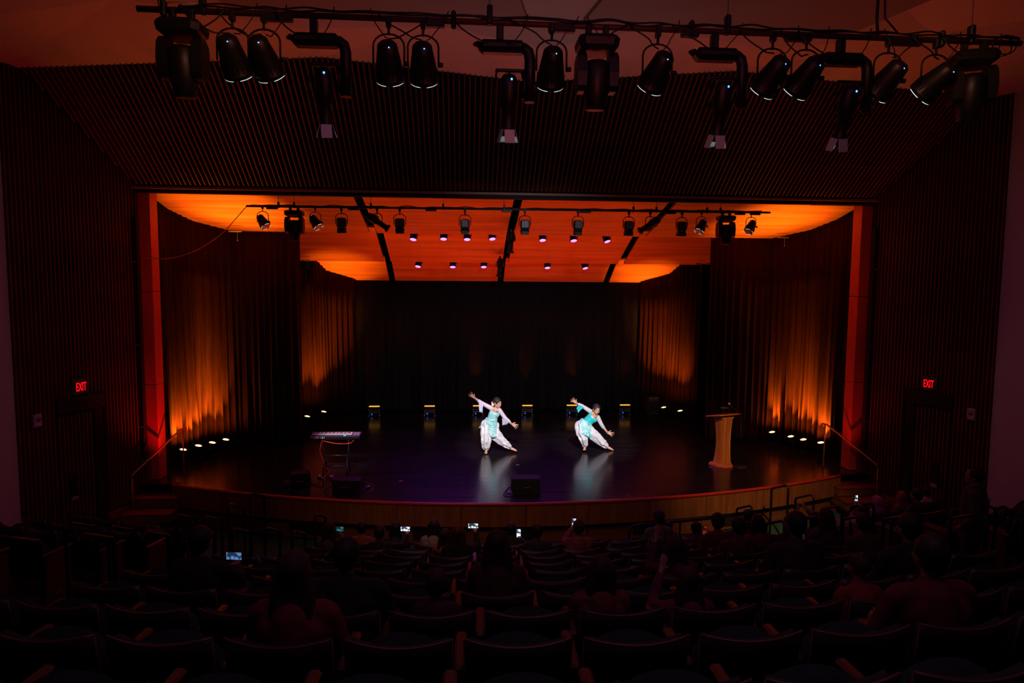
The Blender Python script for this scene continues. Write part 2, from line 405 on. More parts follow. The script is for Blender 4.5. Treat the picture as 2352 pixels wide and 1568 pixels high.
    mb = MB(); mb.add([(x0, y0, -.02), (s*10.2, 6.0, -.02), (s*10.6, -4, -.02), (x0, y0, 8.7), (s*10.2, 6.0, 8.7), (s*10.6, -4, 8.7),
                       (x0+s*.2, y0, -.02), (s*10.5, 6, -.02), (s*10.9, -4, -.02), (x0+s*.2, y0, 8.7), (s*10.5, 6, 8.7), (s*10.9, -4, 8.7)],
                      [(0, 1, 4, 3), (1, 2, 5, 4), (6, 9, 10, 7), (7, 10, 11, 8), (0, 3, 9, 6)], False)
    obj('wall_plaster_'+side, mb, PLASTER, kind='structure')
    # proscenium column with joints
    co = thing('column_'+side, None, None, kind='structure')
    zz = [ST, 2.72, 4.55, 6.48]
    for a, b in zip(zz[:-1], zz[1:]):
        mb = MB(); mb.box((s*7.30, 13.42, (a+b)/2), (.24, .32, b-a-.012), .006); obj('column_panel', mb, COLM, co)
    mb = MB(); mb.box((s*7.40, 13.24, 1.0), (.14, .1, .7), .006); obj('column_foot', mb, STEPW, co)
    # tall black column loudspeaker on the end of the slats
    cs = thing('column_speaker', 'tall black column loudspeaker on the %s edge of the stage opening' % side, 'speaker', (s*7.405, 13.10, 1.32))
    mb = MB(); mb.box((0, 0, 2.32), (.13, .12, 4.64), .01); obj('cabinet', mb, BLACKM, cs)
    mb = MB()
    for i in range(3): mb.box((0, -.065, .6+1.6*i), (.1, .012, .02), .003)
    obj('bracket', mb, GREY, cs)

# slatted slope above the opening
SL = .74; YH, ZH = 13.1, 6.56
def topy(x):   # where the slope meets the hall ceiling
    x = abs(x)
    zt = 8.06+(8.26-8.06)*x/3.35 if x < 3.35 else 8.26-(8.26-8.03)*(x-3.35)/5.0
    return YH-(zt-ZH)/SL, zt
wf = thing('wall_front', None, None, kind='structure')
mb = MB(); off = .10
nv = V((0, SL, 1)).normalized()*off
xs = [-8.35, -7.4, -5, -3.35, -1.5, 0, 1.5, 3.35, 5, 7.4, 8.35]
vs = []
for x in xs:
    yb = YH+.05 if abs(x) <= 7.4 else YH-(abs(x)-7.4)/.35
    zb = ZH+SL*(YH-yb); ty, tz = topy(x); ty -= .05; tz = ZH+SL*(YH-ty)
    vs += [(x, yb+nv.y, zb+nv.z), (x, ty+nv.y, tz+nv.z)]
mb.add(vs, [(2*i, 2*i+2, 2*i+3, 2*i+1) for i in range(len(xs)-1)], False)
obj('backing_panel', mb, BACKP, wf)
NSL = 184; mc = {}
SA = math.atan2(SL, -1)
for i in range(NSL):
    x = -8.25+16.5*(i+.5)/NSL
    yb = YH if abs(x) <= 7.36 else YH-(abs(x)-7.36)/.35
    ty, tz = topy(x); L = (yb-ty)*math.hypot(1, SL)
    if L < .1: continue
    key = round(L, 2)
    if key not in mc:
        m_ = MB(); m_.box((0, -key/2, 0), (.024, key, .085), .004); mc[key] = m_.mesh('slat')
    o = obj('slat', mc[key], SLAT, wf); o.location = (x, yb, ZH+SL*(YH-yb)+.05)
    o.rotation_euler = (-math.atan(SL), 0, 0)
# header beam under the slope
hd = thing('beam_header', None, None, kind='structure')
mb = MB(); mb.box((0, 13.17, 6.53), (14.86, .16, .05), .006); obj('beam_lip', mb, mat('header_lip', (.30, .13, .09), .5), hd)
mb = MB(); mb.box((0, 13.2, 6.47), (14.86, .12, .07), .004); obj('beam_edge', mb, BLACKM, hd)
mb = MB(); mb.box((0, 13.4, 7.6), (17, .1, 2.1), 0); obj('beam_back', mb, BLACKM, hd)
# auditorium ceiling: folded plaster planes
mb = MB()
G = {}
def cv(x, y, z): mb.v.append((x, y, z)); return len(mb.v)-1
xr = [-11, -8.35, -5.6, -3.35, -1.5, 0, 1.5, 3.35, 5.6, 8.35, 11]
rows = []
for j, (yo, dzs) in enumerate(((None, 0), (9.4, [.1, .0, .22, -.05, .2, -.12, .2, -.05, .22, .0, .1]), (7.6, [.35, .1, -.05, .3, .0, .28, .0, .3, -.05, .1, .35]), (3.5, [.5]*11), (-4, [.5]*11))):
    row = []
    for q, x in enumerate(xr):
        ty, tz = topy(min(abs(x), 8.35))
        if yo is None: row.append(cv(x, ty+.02, tz+.015))
        else: row.append(cv(x, yo+.25*math.sin(q*1.9+j), (tz if j < 2 else 8.3)+dzs[q] if isinstance(dzs, list) else tz))
    rows.append(row)
for j in range(len(rows)-1):
    for q in range(len(xr)-1):
        a, b, c_, d_ = rows[j][q], rows[j][q+1], rows[j+1][q+1], rows[j+1][q]
        if (q+j) % 2: mb.f += [(a, b, c_), (a, c_, d_)]
        else: mb.f += [(a, b, d_), (b, c_, d_)]
        mb.sm += [False, False]
obj('ceiling', mb, PLASTER, kind='structure')
# hanging ceiling blades over the front lighting pipe
for s in (-1, 1):
    mb = MB()
    y0 = 8.0
    vs = [(s*.35, 8.35, 7.98), (s*3.9, 8.5, 8.02), (s*4.6, 7.2, 8.15), (s*.75, 7.0, 8.2)]
    mb.add(vs+[(a, b, c_+.06) for a, b, c_ in vs], [(0, 1, 2, 3), (7, 6, 5, 4), (0, 4, 5, 1), (1, 5, 6, 2), (2, 6, 7, 3), (3, 7, 4, 0)], False)
    obj('ceiling_blade_left' if s < 0 else 'ceiling_blade_right', mb, mat('blade_grey', (.30, .29, .27), .8, bump=.05, scale=(10, 10, 10)), kind='structure')

# stage house shell
mb = MB(); mb.box((0, 20.95, 4), (16.6, .1, 8), 0)
obj('wall_back', mb, BLACKM, kind='structure')
for s, nme in ((-1, 'left'), (1, 'right')):
    mb = MB(); mb.box((s*8.25, 17.1, 4), (.1, 7.6, 8), 0); obj('wall_stage_'+nme, mb, BLACKM, kind='structure')
mb = MB(); mb.box((0, 17.2, 8.3), (16.6, 7.8, .1), 0); obj('ceiling_stage_loft', mb, BLACKM, kind='structure')

# wooden ceiling panels over the stage, three stepped rows of four
rowsC = [(13.36, 6.60, 16.12, 5.96, 7.45), (16.62, 6.14, 18.55, 5.37, 6.6), (19.02, 5.52, 20.2, 4.86, 6.1)]
def cloudz(y):
    if y <= 16.2: return 6.60-(y-13.36)*(.64/2.76)
    if y <= 18.75: return 6.14-(y-16.62)*(.77/1.93)
    return 5.52-(y-19.02)*(.66/1.18)
cl = thing('ceiling_panels', None, None, kind='structure')
gx = [-3.3, 0.0, 3.3]
for ri, (ya, za, yb, zb, hw) in enumerate(rowsC):
    ed = [-hw, -3.3, 0, 3.3, hw]
    for q in range(4):
        x0 = ed[q]+(.09 if q else 0); x1 = ed[q+1]-(.09 if q < 3 else 0)
        sh = .05*(1 if ri == 1 else 0)
        mb = MB(); vs = [(x0+sh, ya, za), (x1+sh, ya, za), (x1+sh, yb, zb), (x0+sh, yb, zb)]
        mb.add(vs+[(a, b, c_+.05) for a, b, c_ in vs], [(3, 2, 1, 0), (4, 5, 6, 7), (0, 1, 5, 4), (1, 2, 6, 5), (2, 3, 7, 6), (3, 0, 4, 7)], False)
        obj('panel', mb, CLOUD, cl)

# curtains
def curtain(name, pts, label, cat='curtain', mt=CURT, amp=.085, wl=.165, base=ST+.02, seed=1, topoff=-.01, flat=None):
    rnd = random.Random(seed); L = [0]
    P = [V((p[0], p[1], 0)) for p in pts]
    for a, b in zip(P[:-1], P[1:]): L.append(L[-1]+(b-a).length)
    tot = L[-1]; n = int(tot/.012); vs = []; phase = 0; zrows = [0, .03, .12, .3, .5, .75, 1.0]
    cols = []; ph = []; am = []
    for i in range(n+1):
        d = tot*i/n
        ph.append(phase); phase += (tot/n)/wl*2*PI*(.75+.5*mathutils.noise.noise(V((d*1.3, seed, 0)))+.25)
        am.append(amp*(.45+1.0*max(0, mathutils.noise.noise(V((d*1.7, seed+5, 2)))+.45)))
    for i in range(n+1):
        d = tot*i/n; j = 0
        while j < len(L)-2 and d > L[j+1]: j += 1
        u = (d-L[j])/(L[j+1]-L[j]); p = P[j].lerp(P[j+1], u); t = (P[j+1]-P[j]).normalized()
        # smooth corner normals
        nn = V((-t.y, t.x, 0))
        zt = (cloudz(p.y) if flat is None else flat)+topoff
        for f_ in zrows:
            z = base+(zt-base)*f_
            a = am[i]*(1.15-.95*f_)
            wob = .6*mathutils.noise.noise(V((d*2.2, z*.45, seed)))
            sv = abs(math.sin(ph[i]*.5+wob*.5)); inw = 1 if nn.dot(V((-p.x, 15-p.y, 0))) > 0 else -1; o_ = inw*a*(2.2*(1-sv)**1.25-.9+.25*math.sin(2.3*ph[i]+1+wob*2))
            fl = .05*(1-f_)**4*math.sin(ph[i]*.5)
            vs.append((p.x+nn.x*(o_+fl), p.y+nn.y*(o_+fl), z))
    R = len(zrows); fs = []
    for i in range(n):
        for r in range(R-1): fs.append((i*R+r, (i+1)*R+r, (i+1)*R+r+1, i*R+r+1))
    mb = MB(); mb.add(vs, fs, True)
    me = mb.mesh(name); me.materials.append(mt)
    o = bpy.data.objects.new(name, me); C.objects.link(o)
    so = o.modifiers.new('thick', 'SOLIDIFY'); so.thickness = .006
    return tag(o, label, cat)
for s, nme in ((-1, 'left'), (1, 'right')):
    curtain('stage_curtain', [(s*7.52, 13.62), (s*7.46, 14.6), (s*7.24, 15.4), (s*6.62, 16.1), (s*5.04, 16.1)], 'dark brown front side curtain on the %s, lit by four amber floor lights' % nme, seed=3+s)
    curtain('stage_curtain', [(s*5.75, 18.5), (s*5.45, 18.9), (s*5.17, 19.7), (s*4.40, 20.12)], 'dark rear side curtain on the %s, lit by two amber floor lights' % nme, seed=8+s)
curtain('stage_curtain', [(-4.45, 20.2), (4.45, 20.2)], 'wide near-black back curtain behind the dancers', mt=CURTB, amp=.06, wl=.3, seed=20)
# small track ends where the side curtains meet the wooden ceiling
for (px, py, Y, w_, lb) in ((540, 531, 15.7, .3, 'front left'), (1798, 545, 15.7, .3, 'front right'), (703, 598, 18.3, .22, 'rear left'), (1606, 606, 18.3, .22, 'rear right')):
    p = at(px, py, Y); t = thing('curtain_track', 'short metal curtain track end with pull cord, %s side curtain' % lb, 'curtain track', p)
    mb = MB(); mb.box((0, 0, 0), (w_, .03, .03), .005); obj('track', mb, GREY, t)
    mb = MB(); mb.tube([(.05, 0, 0), (.05, 0, -.18)], .006, 6); mb.ell((.05, 0, -.2), (.014, .014, .02), 8, 6); obj('pull_cord', mb, GREY, t)
# toothed bar under right end of header
p = at(1923, 468, 13.28)
t = thing('cable_comb', 'black toothed bar under the right end of the header beam', 'comb', p)
mb = MB(); mb.box((0, 0, 0), (1.15, .02, .02), .003)
obj('bar', mb, BLACKM, t)
for i in range(26):
    mb = MB(); mb.box((-.56+i*.045, 0, -.025), (.016, .015, .04), .002); obj('tooth', mb, BLACKM, t)

# steps and hand rails beside the stage
for s, nme in ((-1, 'left'), (1, 'right')):
    stp = thing('steps_'+nme, None, None, kind='structure')
    for i, (y0, z1) in enumerate(((12.05, .2), (12.38, .4), (12.70, .6))):
        xa, xb = 6.62 if i else 6.80, 7.52
        mb = MB(); mb.box((s*(xa+xb)/2, (y0+13.25)/2, z1-.02), (xb-xa, 13.25-y0, .04), .006); obj('tread', mb, STEPW, stp)
        mb = MB(); mb.box((s*(xa+xb)/2, (y0+.02+13.2)/2, z1-.11), (xb-xa-.02, 13.2-y0-.02, .14), .0); obj('riser', mb, PLINTH, stp)
    mb = MB(); mb.box((s*6.75, 12.99, .4), (.12, .12, .8), .006); obj('stage_end_panel', mb, PLINTH, stp)
    h = thing('hand_rail', 'slanting thin wooden hand rail on the steps, %s end of the stage' % nme, 'hand rail', (0, 0, 0))
    lo = V((s*7.36, 12.95, 1.07)); hi = V((s*6.86, 13.55, 1.76)) if s < 0 else V((s*6.8, 13.55, 1.75))
    lo = V((s*7.40, 12.62, 1.08))
    mb = MB(); mb.tube([lo-V((0, 0, .06)), lo, lo.lerp(hi, .5), hi-V((s*.0, 0, 0)), hi+V((-s*.06, .08, 0.0)), hi+V((-s*.07, .1, -.08))], .02, 8); obj('rail', mb, mat('rail_brass', (.6, .28, .12), .3, .6), h)
    mb = MB(); mb.tube([hi+V((-s*.02, .02, 0)), (hi.x-s*.02, hi.y+.02, ST)], .015, 8); obj('post', mb, mat('rail_brass', (.6, .28, .12), .3, .6), h)
    mb = MB(); mb.tube([lo, (lo.x, lo.y, 0.2)], .015, 8); obj('post', mb, mat('rail_brass', (.6, .28, .12), .3, .6), h)

# ------------------------------------------------------------------ lighting fixtures
def clampmb(mb, z0=0.0):
    mb.box((0, 0, z0), (.045, .07, .09), .008); mb.tube([(0, 0, z0-.03), (0, 0, z0-.11)], .012, 6); return mb
def arcpts(w_, h, z0, n=10):      # stirrup: U upside down
    pts = [(-w_, 0, z0-h)]
    for i in range(n+1):
        a = PI-PI*i/n; pts.append((w_*math.cos(a), 0, z0-w_*.75+w_*.75*math.sin(a)))
    pts.append((w_, 0, z0-h)); return pts
def par(name, label, group, loc, yaw=0.0, tilt=.5, sc_=1.0, lit=True, spread=0.0):
    t = thing(name, label, 'stage light', loc, (0, 0, yaw), group); t.scale = (sc_,)*3
    mb = clampmb(MB()); obj('clamp', mb, BLACK, t)
    mb = MB(); mb.tube(arcpts(.135, .27, -.10), .009, 6); mb.tube([(.135, 0, -.35), (.175, 0, -.35)], .022, 8); obj('yoke', mb, BLACK, t)
    M = Matrix.Translation((0, 0, -.35)) @ Matrix.Rotation(spread, 4, 'Y') @ Matrix.Rotation(tilt, 4, 'X')
    mb = MB(); mb.lathe([(.001, .19), (.06, .185), (.085, .16), (.095, .10), (.118, -.03), (.122, -.11), (.128, -.115), (.128, -.15), (.118, -.152), (.105, -.12), (.001, -.10)], 20, M, capped=False)
    bd = obj('lamp_body', mb, BLACK, t)
    mb = MB()
    for k in range(20):
        a = 2*PI*k/20; mb.box((.124*math.cos(a), .124*math.sin(a), -.075), (.006, .006, .06), 0, M)
    obj('cooling_fin', mb, BLACK, bd, kind='stuff')
    mb = MB(); mb.ell((.02, -.072, .166), (.007, .007, .007), 8, 6, M); obj('indicator', mb, LEDB, t)
    if lit:
        mb = MB()
        for (a0, a1) in ((3.5, 4.45), (4.95, 5.9), (.4, 1.2), (1.8, 2.7)):
            mb.tube([M @ V((.122*math.cos(a0+(a1-a0)*q/6), .122*math.sin(a0+(a1-a0)*q/6), -.154)) for q in range(7)], .0035, 5)
        obj('rim_glow', mb, RIMGLOW, t)  # glowing arcs imitate the lit crescents along the lens rim
        mb = MB(); mb.lathe([(.11, -.146), (.001, -.15)], 20, M, capped=False); obj('lens', mb, mat('dark_lens', (.03, .04, .05), .35), t)
        mb = MB(); mb.box((.11, 0, -.165), (.035, .05, .012), .003, M); obj('gel_clip', mb, GREY, t)
    return t
def ellipsoidal(name, label, group, loc, yaw=0.0, tilt=.35, arm=True):
    t = thing(name, label, 'stage light', loc, (0, 0, yaw), group)
    mb = clampmb(MB()); mb.box((0, 0, -.03), (.06, .09, .14), .01); obj('clamp', mb, BLACK, t)
    mb = MB(); mb.box((.02, 0, -.15), (.42, .16, .11), .04); mb.tube([(-.19, -.04, -.13), (-.22, 0, -.13), (-.19, .04, -.13)], .02, 8); hb = obj('motor_box', mb, BLACK, t)
    mb = MB(); mb.tube([(.15, 0, -.15), (.22, 0, -.155), (.255, 0, -.18), (.27, 0, -.24), (.27, 0, -.62)], .05, 10); obj('bent_arm', mb, BLACK, t)
    mb = MB(); mb.box((.09, -.03, -.36), (.26, .05, .03), .008); mb.tube([(-.03, -.03, -.36), (-.045, -.03, -.55), (-.05, -.03, -.62)], .009, 6); mb.tube([(.2, -.03, -.37), (.22, -.03, -.45), (.21, -.03, -.60)], .016, 6); obj('yoke', mb, BLACK, t)
    M = Matrix.Translation((.08, 0, -.60)) @ Matrix.Rotation(tilt, 4, 'X')
    mb = MB(); mb.lathe([(.001, .22), (.05, .21), (.075, .17), (.08, .10), (.085, .02), (.072, -.06), (.055, -.10), (.055, -.27), (.066, -.28), (.066, -.31), (.05, -.31), (.001, -.27)], 18, M, capped=False); obj('lamp_body', mb, BLACK, t)
    mb = MB()
    for a in (0, PI/2, PI, 3*PI/2):
        M2 = M @ Matrix.Rotation(a+.2, 4, 'Z') @ Matrix.Translation((.072, 0, -.31)) @ Matrix.Rotation(-.28, 4, 'Y'); mb.box((0, 0, 0), (.006, .095, .12), .002, M2)
    obj('hood', mb, mat('hood_metal', (.55, .66, .70), .5, .2), t)
    mb = MB(); mb.ell((.02, -.07, .17), (.010, .010, .010), 8, 6, M); obj('indicator', mb, LEDB, t)
    mb = MB(); mb.lathe([(.05, -.30), (.001, -.30)], 16, M, capped=False); obj('lens', mb, mat('hot_lens', (.6, .7, .7), .3, emit=(.75, 1.0, 1.0), estr=5), t)
    return t
def mover(name, label, group, loc, yaw=0.0, tilt=.12, s_=1.0):
    t = thing(name, label, 'moving head light', loc, (0, 0, yaw), group); t.scale = (s_,)*3
    mb = MB(); mb.box((-.08, 0, 0), (.05, .07, .12), .008); mb.box((.08, 0, 0), (.05, .07, .12), .008); obj('clamp', mb, BLACK, t)
    mb = MB(); vs = []; fs = []
    mb.loft([[(x*w_, y*d_, z) for (x, y) in ((-1, -.7), (-.7, -1), (.7, -1), (1, -.7), (1, .7), (.7, 1), (-.7, 1), (-1, .7))] for (w_, d_, z) in ((.17, .15, -.06), (.19, .16, -.09), (.18, .15, -.15), (.12, .12, -.19))]); mb.sm = [False]*len(mb.f)
    obj('base', mb, BLACK, t)
    for s in (-1, 1):
        mb = MB(); mb.loft([[(s*(.145)+x*w_, y*d_, z) for (x, y) in ((-1, -1), (1, -1), (1, 1), (-1, 1))] for (w_, d_, z) in ((.035, .06, -.19), (.045, .09, -.24), (.045, .11, -.38), (.04, .10, -.50), (.03, .06, -.54))]); mb.sm = [False]*len(mb.f)
        obj('yoke_arm', mb, BLACK, t)
    M = Matrix.Translation((0, 0, -.42)) @ Matrix.Rotation(tilt, 4, 'X')
    mb = MB(); mb.lathe([(.001, .17), (.08, .165), (.112, .13), (.122, .0), (.118, -.08), (.095, -.26), (.085, -.27), (.001, -.25)], 20, M, capped=False); obj('lamp_head', mb, BLACK, t)
    mb = MB(); mb.lathe([(.082, -.268), (.001, -.262)], 20, M, capped=False); obj('lens', mb, mat('dark_lens', (.03, .04, .05), .35), t)
    return t
def fresnel(name, label, group, loc, yaw=0, tilt=.3):
    t = thing(name, label, 'stage light', loc, (0, 0, yaw), group)
    mb = clampmb(MB()); obj('clamp', mb, BLACK, t)
    mb = MB(); mb.tube(arcpts(.12, .22, -.09, 8), .008, 6); obj('yoke', mb, BLACK, t)
    M = Matrix.Translation((0, 0, -.28)) @ Matrix.Rotation(tilt, 4, 'X')
    mb = MB(); mb.box((0, 0, 0), (.19, .17, .2), .03, M); mb.lathe([(.095, -.10), (.095, -.16), (.08, -.16), (.08, -.11)], 16, M, capped=False); obj('lamp_body', mb, BLACK, t)
    mb = MB()
    for k in range(5): mb.box((-.06+.03*k, -.088, .02), (.008, .01, .14), .0, M)
    obj('vent', mb, GREY, t)
    mb = MB()
    mb.box((0, .10, -.17), (.15, .008, .07), .002, M); obj('barn_door', mb, BLACK, t); mb = MB(); mb.box((0, -.10, -.17), (.15, .008, .07), .002, M); obj('barn_door', mb, BLACK, t)
    return t

PY = 6.0
pipeA, pipeB = at(315, 20, PY), at(2345, 100, PY)
def pz(x, A=pipeA, B=pipeB): return A.z+(B.z-A.z)*(x-A.x)/(B.x-A.x)
tp = thing('lighting_pipe', 'long dark red pipe carrying the front row of stage lights', 'lighting pipe')
mb = MB(); mb.tube([pipeA, pipeB], .026, 12); obj('pipe', mb, mat('pipe_paint', (.10, .025, .022), .5, .2), tp)
mb = MB()
for (px, w_) in ((640, 60), (1000, 40), (1290, 60), (1585, 40), (1835, 60), (2080, 80)):
    q = at(px, 60, PY); mb = MB(); mb.box((q.x, PY, pz(q.x)-.03), (w_/250, .06, .06), .006); obj('socket_strip', mb, BLACK, tp)
# hanging blocks and wires
for i, (pa, pb) in enumerate(((375, 465), (1042, 1125), (1590, 1673), (2168, 2236))):
    a, b = at(pa, 0, PY), at(pb, 0, PY); za, zb = pz(a.x), pz(b.x)
    t = thing('pipe_hanger', 'hanger block and steel wire on the front pipe, %s from the left' % ORD[i], 'hanger', (b.x, PY, zb), group='hangers of the front lighting pipe')
    mb = MB(); mb.box((0, 0, .06), (.05, .07, .17), .01); obj('hanger_block', mb, BLACK, t)
    mb = MB(); mb.box((a.x-b.x, 0, .01+za-zb), (.045, .07, .15), .015); obj('hanger_block', mb, BLACK, t)
    mb = MB(); mb.tube([(a.x-b.x+.03, -.02, .05+za-zb), (a.x-b.x+.1, -.02, .06), (-.03, -.02, .05)], .004, 5); obj('link_wire', mb, GREY, t)
    mb = MB(); mb.tube([(0, 0, .13), (0, 0, 1.35)], .005, 5); obj('steel_wire', mb, GREY, t)
t = thing('drop_cable', 'thick black cable dropping from the ceiling to the front pipe', 'cable')
q = at(2012, 80, PY)
mb = MB(); mb.tube([(q.x, PY, 8.4), (q.x+.01, PY, 7.7), (q.x+.0, PY, 7.2), (q.x+.02, PY, pz(q.x))], .014, 6); obj('cable', mb, BLACK, t)
mb = MB(); mb.tube([(q.x+.05, PY, 8.4), (q.x+.06, PY, 7.5), (q.x+.08, PY, 7.2), (q.x+.2, PY-.03, pz(q.x)+.03)], .010, 6); obj('cable', mb, BLACK, t)

PARS = [(535, 105, .72, -.12), (607, 105, .72, -.25), (893, 115, .72, -.02), (972, 120, .72, -.02), (1267, 130, .72, 0), (1510, 138, .75, .35), (1773, 152, .75, .42), (1850, 160, .75, .42), (2038, 170, .75, .42), (2147, 175, .8, .62)]
G1 = 'par lamps on the front lighting pipe'
for i, (px, py, ti, sp) in enumerate(PARS):
    q = at(px, py, PY); par('par_light', 'black par lamp with blue indicator, %s par lamp from the left on the front pipe' % ORD[i], G1, (q.x, PY, pz(q.x)-.03), 0, ti, 1.0, True, sp)
for i, (px, tt) in enumerate(((722, .22), (1148, .25), (1640, .3), (1930, .35))):
    q = at(px, 120, PY); ellipsoidal('ellipsoidal_light', 'ellipsoidal spotlight under a bent motor arm, %s of its kind from the left' % ORD[i], 'ellipsoidal spotlights on the front pipe', (q.x, PY, pz(q.x)-.06), 0, tt)
for i, (px, nm) in enumerate(((420, 'left end'), (1371, 'middle'), (2237, 'right end'))):
    q = at(px, 100, PY); mover('moving_head_light', 'large black moving head light near the %s of the front pipe' % nm, 'moving heads on the front pipe', (q.x, PY, pz(q.x)-.05), (0, 0, -.3)[i], .12, .98)
# cables along the front pipe
rc = random.Random(5)
LP = [at(px, py, PY).x for px, py, _, _ in PARS]+[at(px, 100, PY).x for px in (722, 1148, 1640, 1930, 420, 1371, 2237)]
LP.sort()
for i, x in enumerate(LP):
    t = thing('lamp_cable', 'black cable looping from the front pipe to the %s fixture from the left' % ORD[i], 'cable', (x, PY, pz(x)), group='lamp cables on the front pipe')
    sx = rc.choice((-1, 1)); a = .12+.1*rc.random(); d = .06+.12*rc.random()
    pts = []
    for u in range(13):
        f_ = u/12; pts.append((sx*(a*2.0*(1-f_)+.02*math.sin(f_*9)), -.05-.04*math.sin(f_*PI), .03-(.22*f_**2+d*math.sin(f_*PI))))
    mb = MB(); mb.tube(pts, .007, 5); obj('cable', mb, BLACK, t)
    pts = [(p[0]*-.5+.03, p[1]-.02, p[2]*1.15+.02) for p in pts]
    mb = MB(); mb.tube(pts, .005, 5); obj('cable', mb, BLACK, t)
t = thing('cable_run', 'wavy black cable bundle tied along the front pipe', 'cable')
for j in range(2):
    pts = []
    for i in range(160):
        x = pipeA.x+.35+(pipeB.x-pipeA.x-.4)*i/159
        pts.append((x, PY-.03+.01*math.sin(i*.7+j), pz(x)+.028+.03*mathutils.noise.noise(V((x*3, j*5, 0)))+.012*j))
    mb = MB(); mb.tube(pts, .008, 5); obj('cable', mb, BLACK, t)
t = thing('cable_coil', 'loop of spare cable hanging beside the rightmost ellipsoidal spotlight', 'cable')
q = at(1985, 240, PY); mb = MB(); mb.tube([(q.x+.11*math.cos(a*.35), PY-.05+.003*a, q.z+.10*math.sin(a*.35)) for a in range(46)], .005, 5); obj('cable', mb, BLACK, t)
t = thing('cable_coil', 'loop of cable at the right end of the front pipe', 'cable')
q = at(2305, 105, PY); mb = MB(); mb.tube([(q.x+.13*math.cos(a*.35), PY-.05+.003*a, q.z+.08*math.sin(a*.35)) for a in range(40)], .006, 5); obj('cable', mb, BLACK, t)

# upstage pipe
UY = 13.62
uA, uB = at(566, 473, UY), at(1769, 488, UY)
def uz_(x): return uA.z+(uB.z-uA.z)*(x-uA.x)/(uB.x-uA.x)
tp = thing('lighting_pipe', 'long thin black pipe of lights under the wooden stage ceiling', 'lighting pipe')
mb = MB(); mb.tube([uA, uB], .024, 10); obj('pipe', mb, BLACK, tp)
for px in (625, 812, 990, 1165, 1345, 1540, 1700, 1735):
    q = at(px, 480, UY); mb = MB(); mb.box((q.x, UY, uz_(q.x)-.035), (.22, .05, .045), .006); obj('socket_strip', mb, BLACK, tp)
mb = MB(); mb.tube([(uA.x+.1+(uB.x-uA.x-.3)*i/119, UY-.03, uz_(uA.x+(uB.x-uA.x)*i/119)+.02+.03*mathutils.noise.noise(V((i*.3, 9, 0)))) for i in range(120)], .009, 5); obj('cable', mb, BLACK, tp)
for i, px in enumerate((640, 676, 852, 1018, 1158, 1455, 1508, 1624, 1655)):
    q = at(px, 480, UY); t = thing('pipe_hanger', 'hanger block on the pipe above the stage, %s from the left' % ORD[i], 'hanger', (q.x, UY, uz_(q.x)), group='hangers of the pipe above the stage')
    mb = MB(); mb.box((0, 0, .03), (.04, .05, .12), .006); obj('hanger_block', mb, BLACK, t)
    mb = MB(); mb.tube([(0, 0, .08), (0, 0, cloudz(UY)-uz_(q.x)+.02)], .005, 5); obj('steel_wire', mb, GREY, t)
for i, (px, sp) in enumerate(((603, .6), (724, .6), (1612, -.5), (1726, -.55))):
    q = at(px, 480, UY); t = par('par_light', 'small black par lamp angled inwards, %s from the left on the pipe above the stage' % ORD[i], 'angled par lamps above the stage', (q.x, UY, uz_(q.x)-.02), 0, -.25, .82, True, -sp)
for i, px in enumerate((784, 918, 1068, 1206, 1328, 1445, 1567)):
    q = at(px, 480, UY); fresnel('fresnel_light', 'small black box spotlight, %s from the left on the pipe above the stage' % ORD[i], 'box spotlights above the stage', (q.x, UY, uz_(q.x)-.03), 0, .1)
for i, px in enumerate((676, 1668)):
    q = at(px, 480, UY); mover('moving_head_light', 'black moving head light near the %s end of the pipe above the stage' % ('left', 'right')[i], 'moving heads above the stage', (q.x, UY, uz_(q.x)-.03), 0, .1*(1-2*i), .95)
def profile(label, loc, yaw, tilt, drop=.12, mt=BLACK):
    t = thing('profile_spotlight', label, 'stage light', loc, (0, 0, yaw))
    mb = clampmb(MB()); obj('clamp', mb, BLACK, t)
    mb = MB(); mb.tube(arcpts(.1, .18, -.08, 8), .008, 6); obj('yoke', mb, BLACK, t)
    M = Matrix.Translation((0, 0, -.25-drop+.12)) @ Matrix.Rotation(tilt, 4, 'Y')
    mb = MB(); mb.lathe([(.001, .24), (.06, .23), (.085, .18), (.085, .04), (.07, 0), (.055, -.03), (.055, -.22), (.08, -.23), (.08, -.27), (.001, -.26)], 16, M, capped=False); obj('lamp_body', mb, mt, t)
    mb = MB(); mb.box((.09, 0, .08), (.03, .05, .1), .004, M); obj('shutter_knob', mb, GREY, t)
    return t
q = at(866, 480, UY); profile('long profile spotlight lying slanted down right under the left ceiling gap', (q.x, UY, uz_(q.x)-.03), .0, -1.0)
q = at(1494, 480, UY); profile('long profile spotlight lying slanted down left under the right ceiling gap', (q.x, UY, uz_(q.x)-.03), .0, 1.0)
q = at(1174, 545, 15.6); profile('profile spotlight hanging upright in the middle ceiling gap with violet light on it', (q.x, 15.6, q.z+.15), 0, .05)
q = at(1148, 600, 18.0); profile('small profile spotlight far back in the middle ceiling gap', (q.x, 18.0, q.z+.1), 0, .1)
t = thing('slack_cable', 'thin cable sagging from the pipe end to the left slatted wall', 'cable')
pts = [at(566, 474, UY), at(540, 504, 13.6), at(512, 534, 13.6), at(470, 564, 13.55), at(430, 583, 13.25), at(380, 594, 13.12), at(323, 590, 13.0)]
sm_ = []
for i in range(len(pts)-1):
    for u in range(4):
        p0, p1, p2, p3 = pts[max(i-1, 0)], pts[i], pts[i+1], pts[min(i+2, len(pts)-1)]; f_ = u/4
        sm_.append(.5*((2*p1)+(p2-p0)*f_+(2*p0-5*p1+4*p2-p3)*f_**2+(3*p1-p0-3*p2+p3)*f_**3))
mb = MB(); mb.tube(sm_+[pts[-1]], .008, 6); obj('cable', mb, mat('brown_cable', (.3, .09, .03), .5), t)

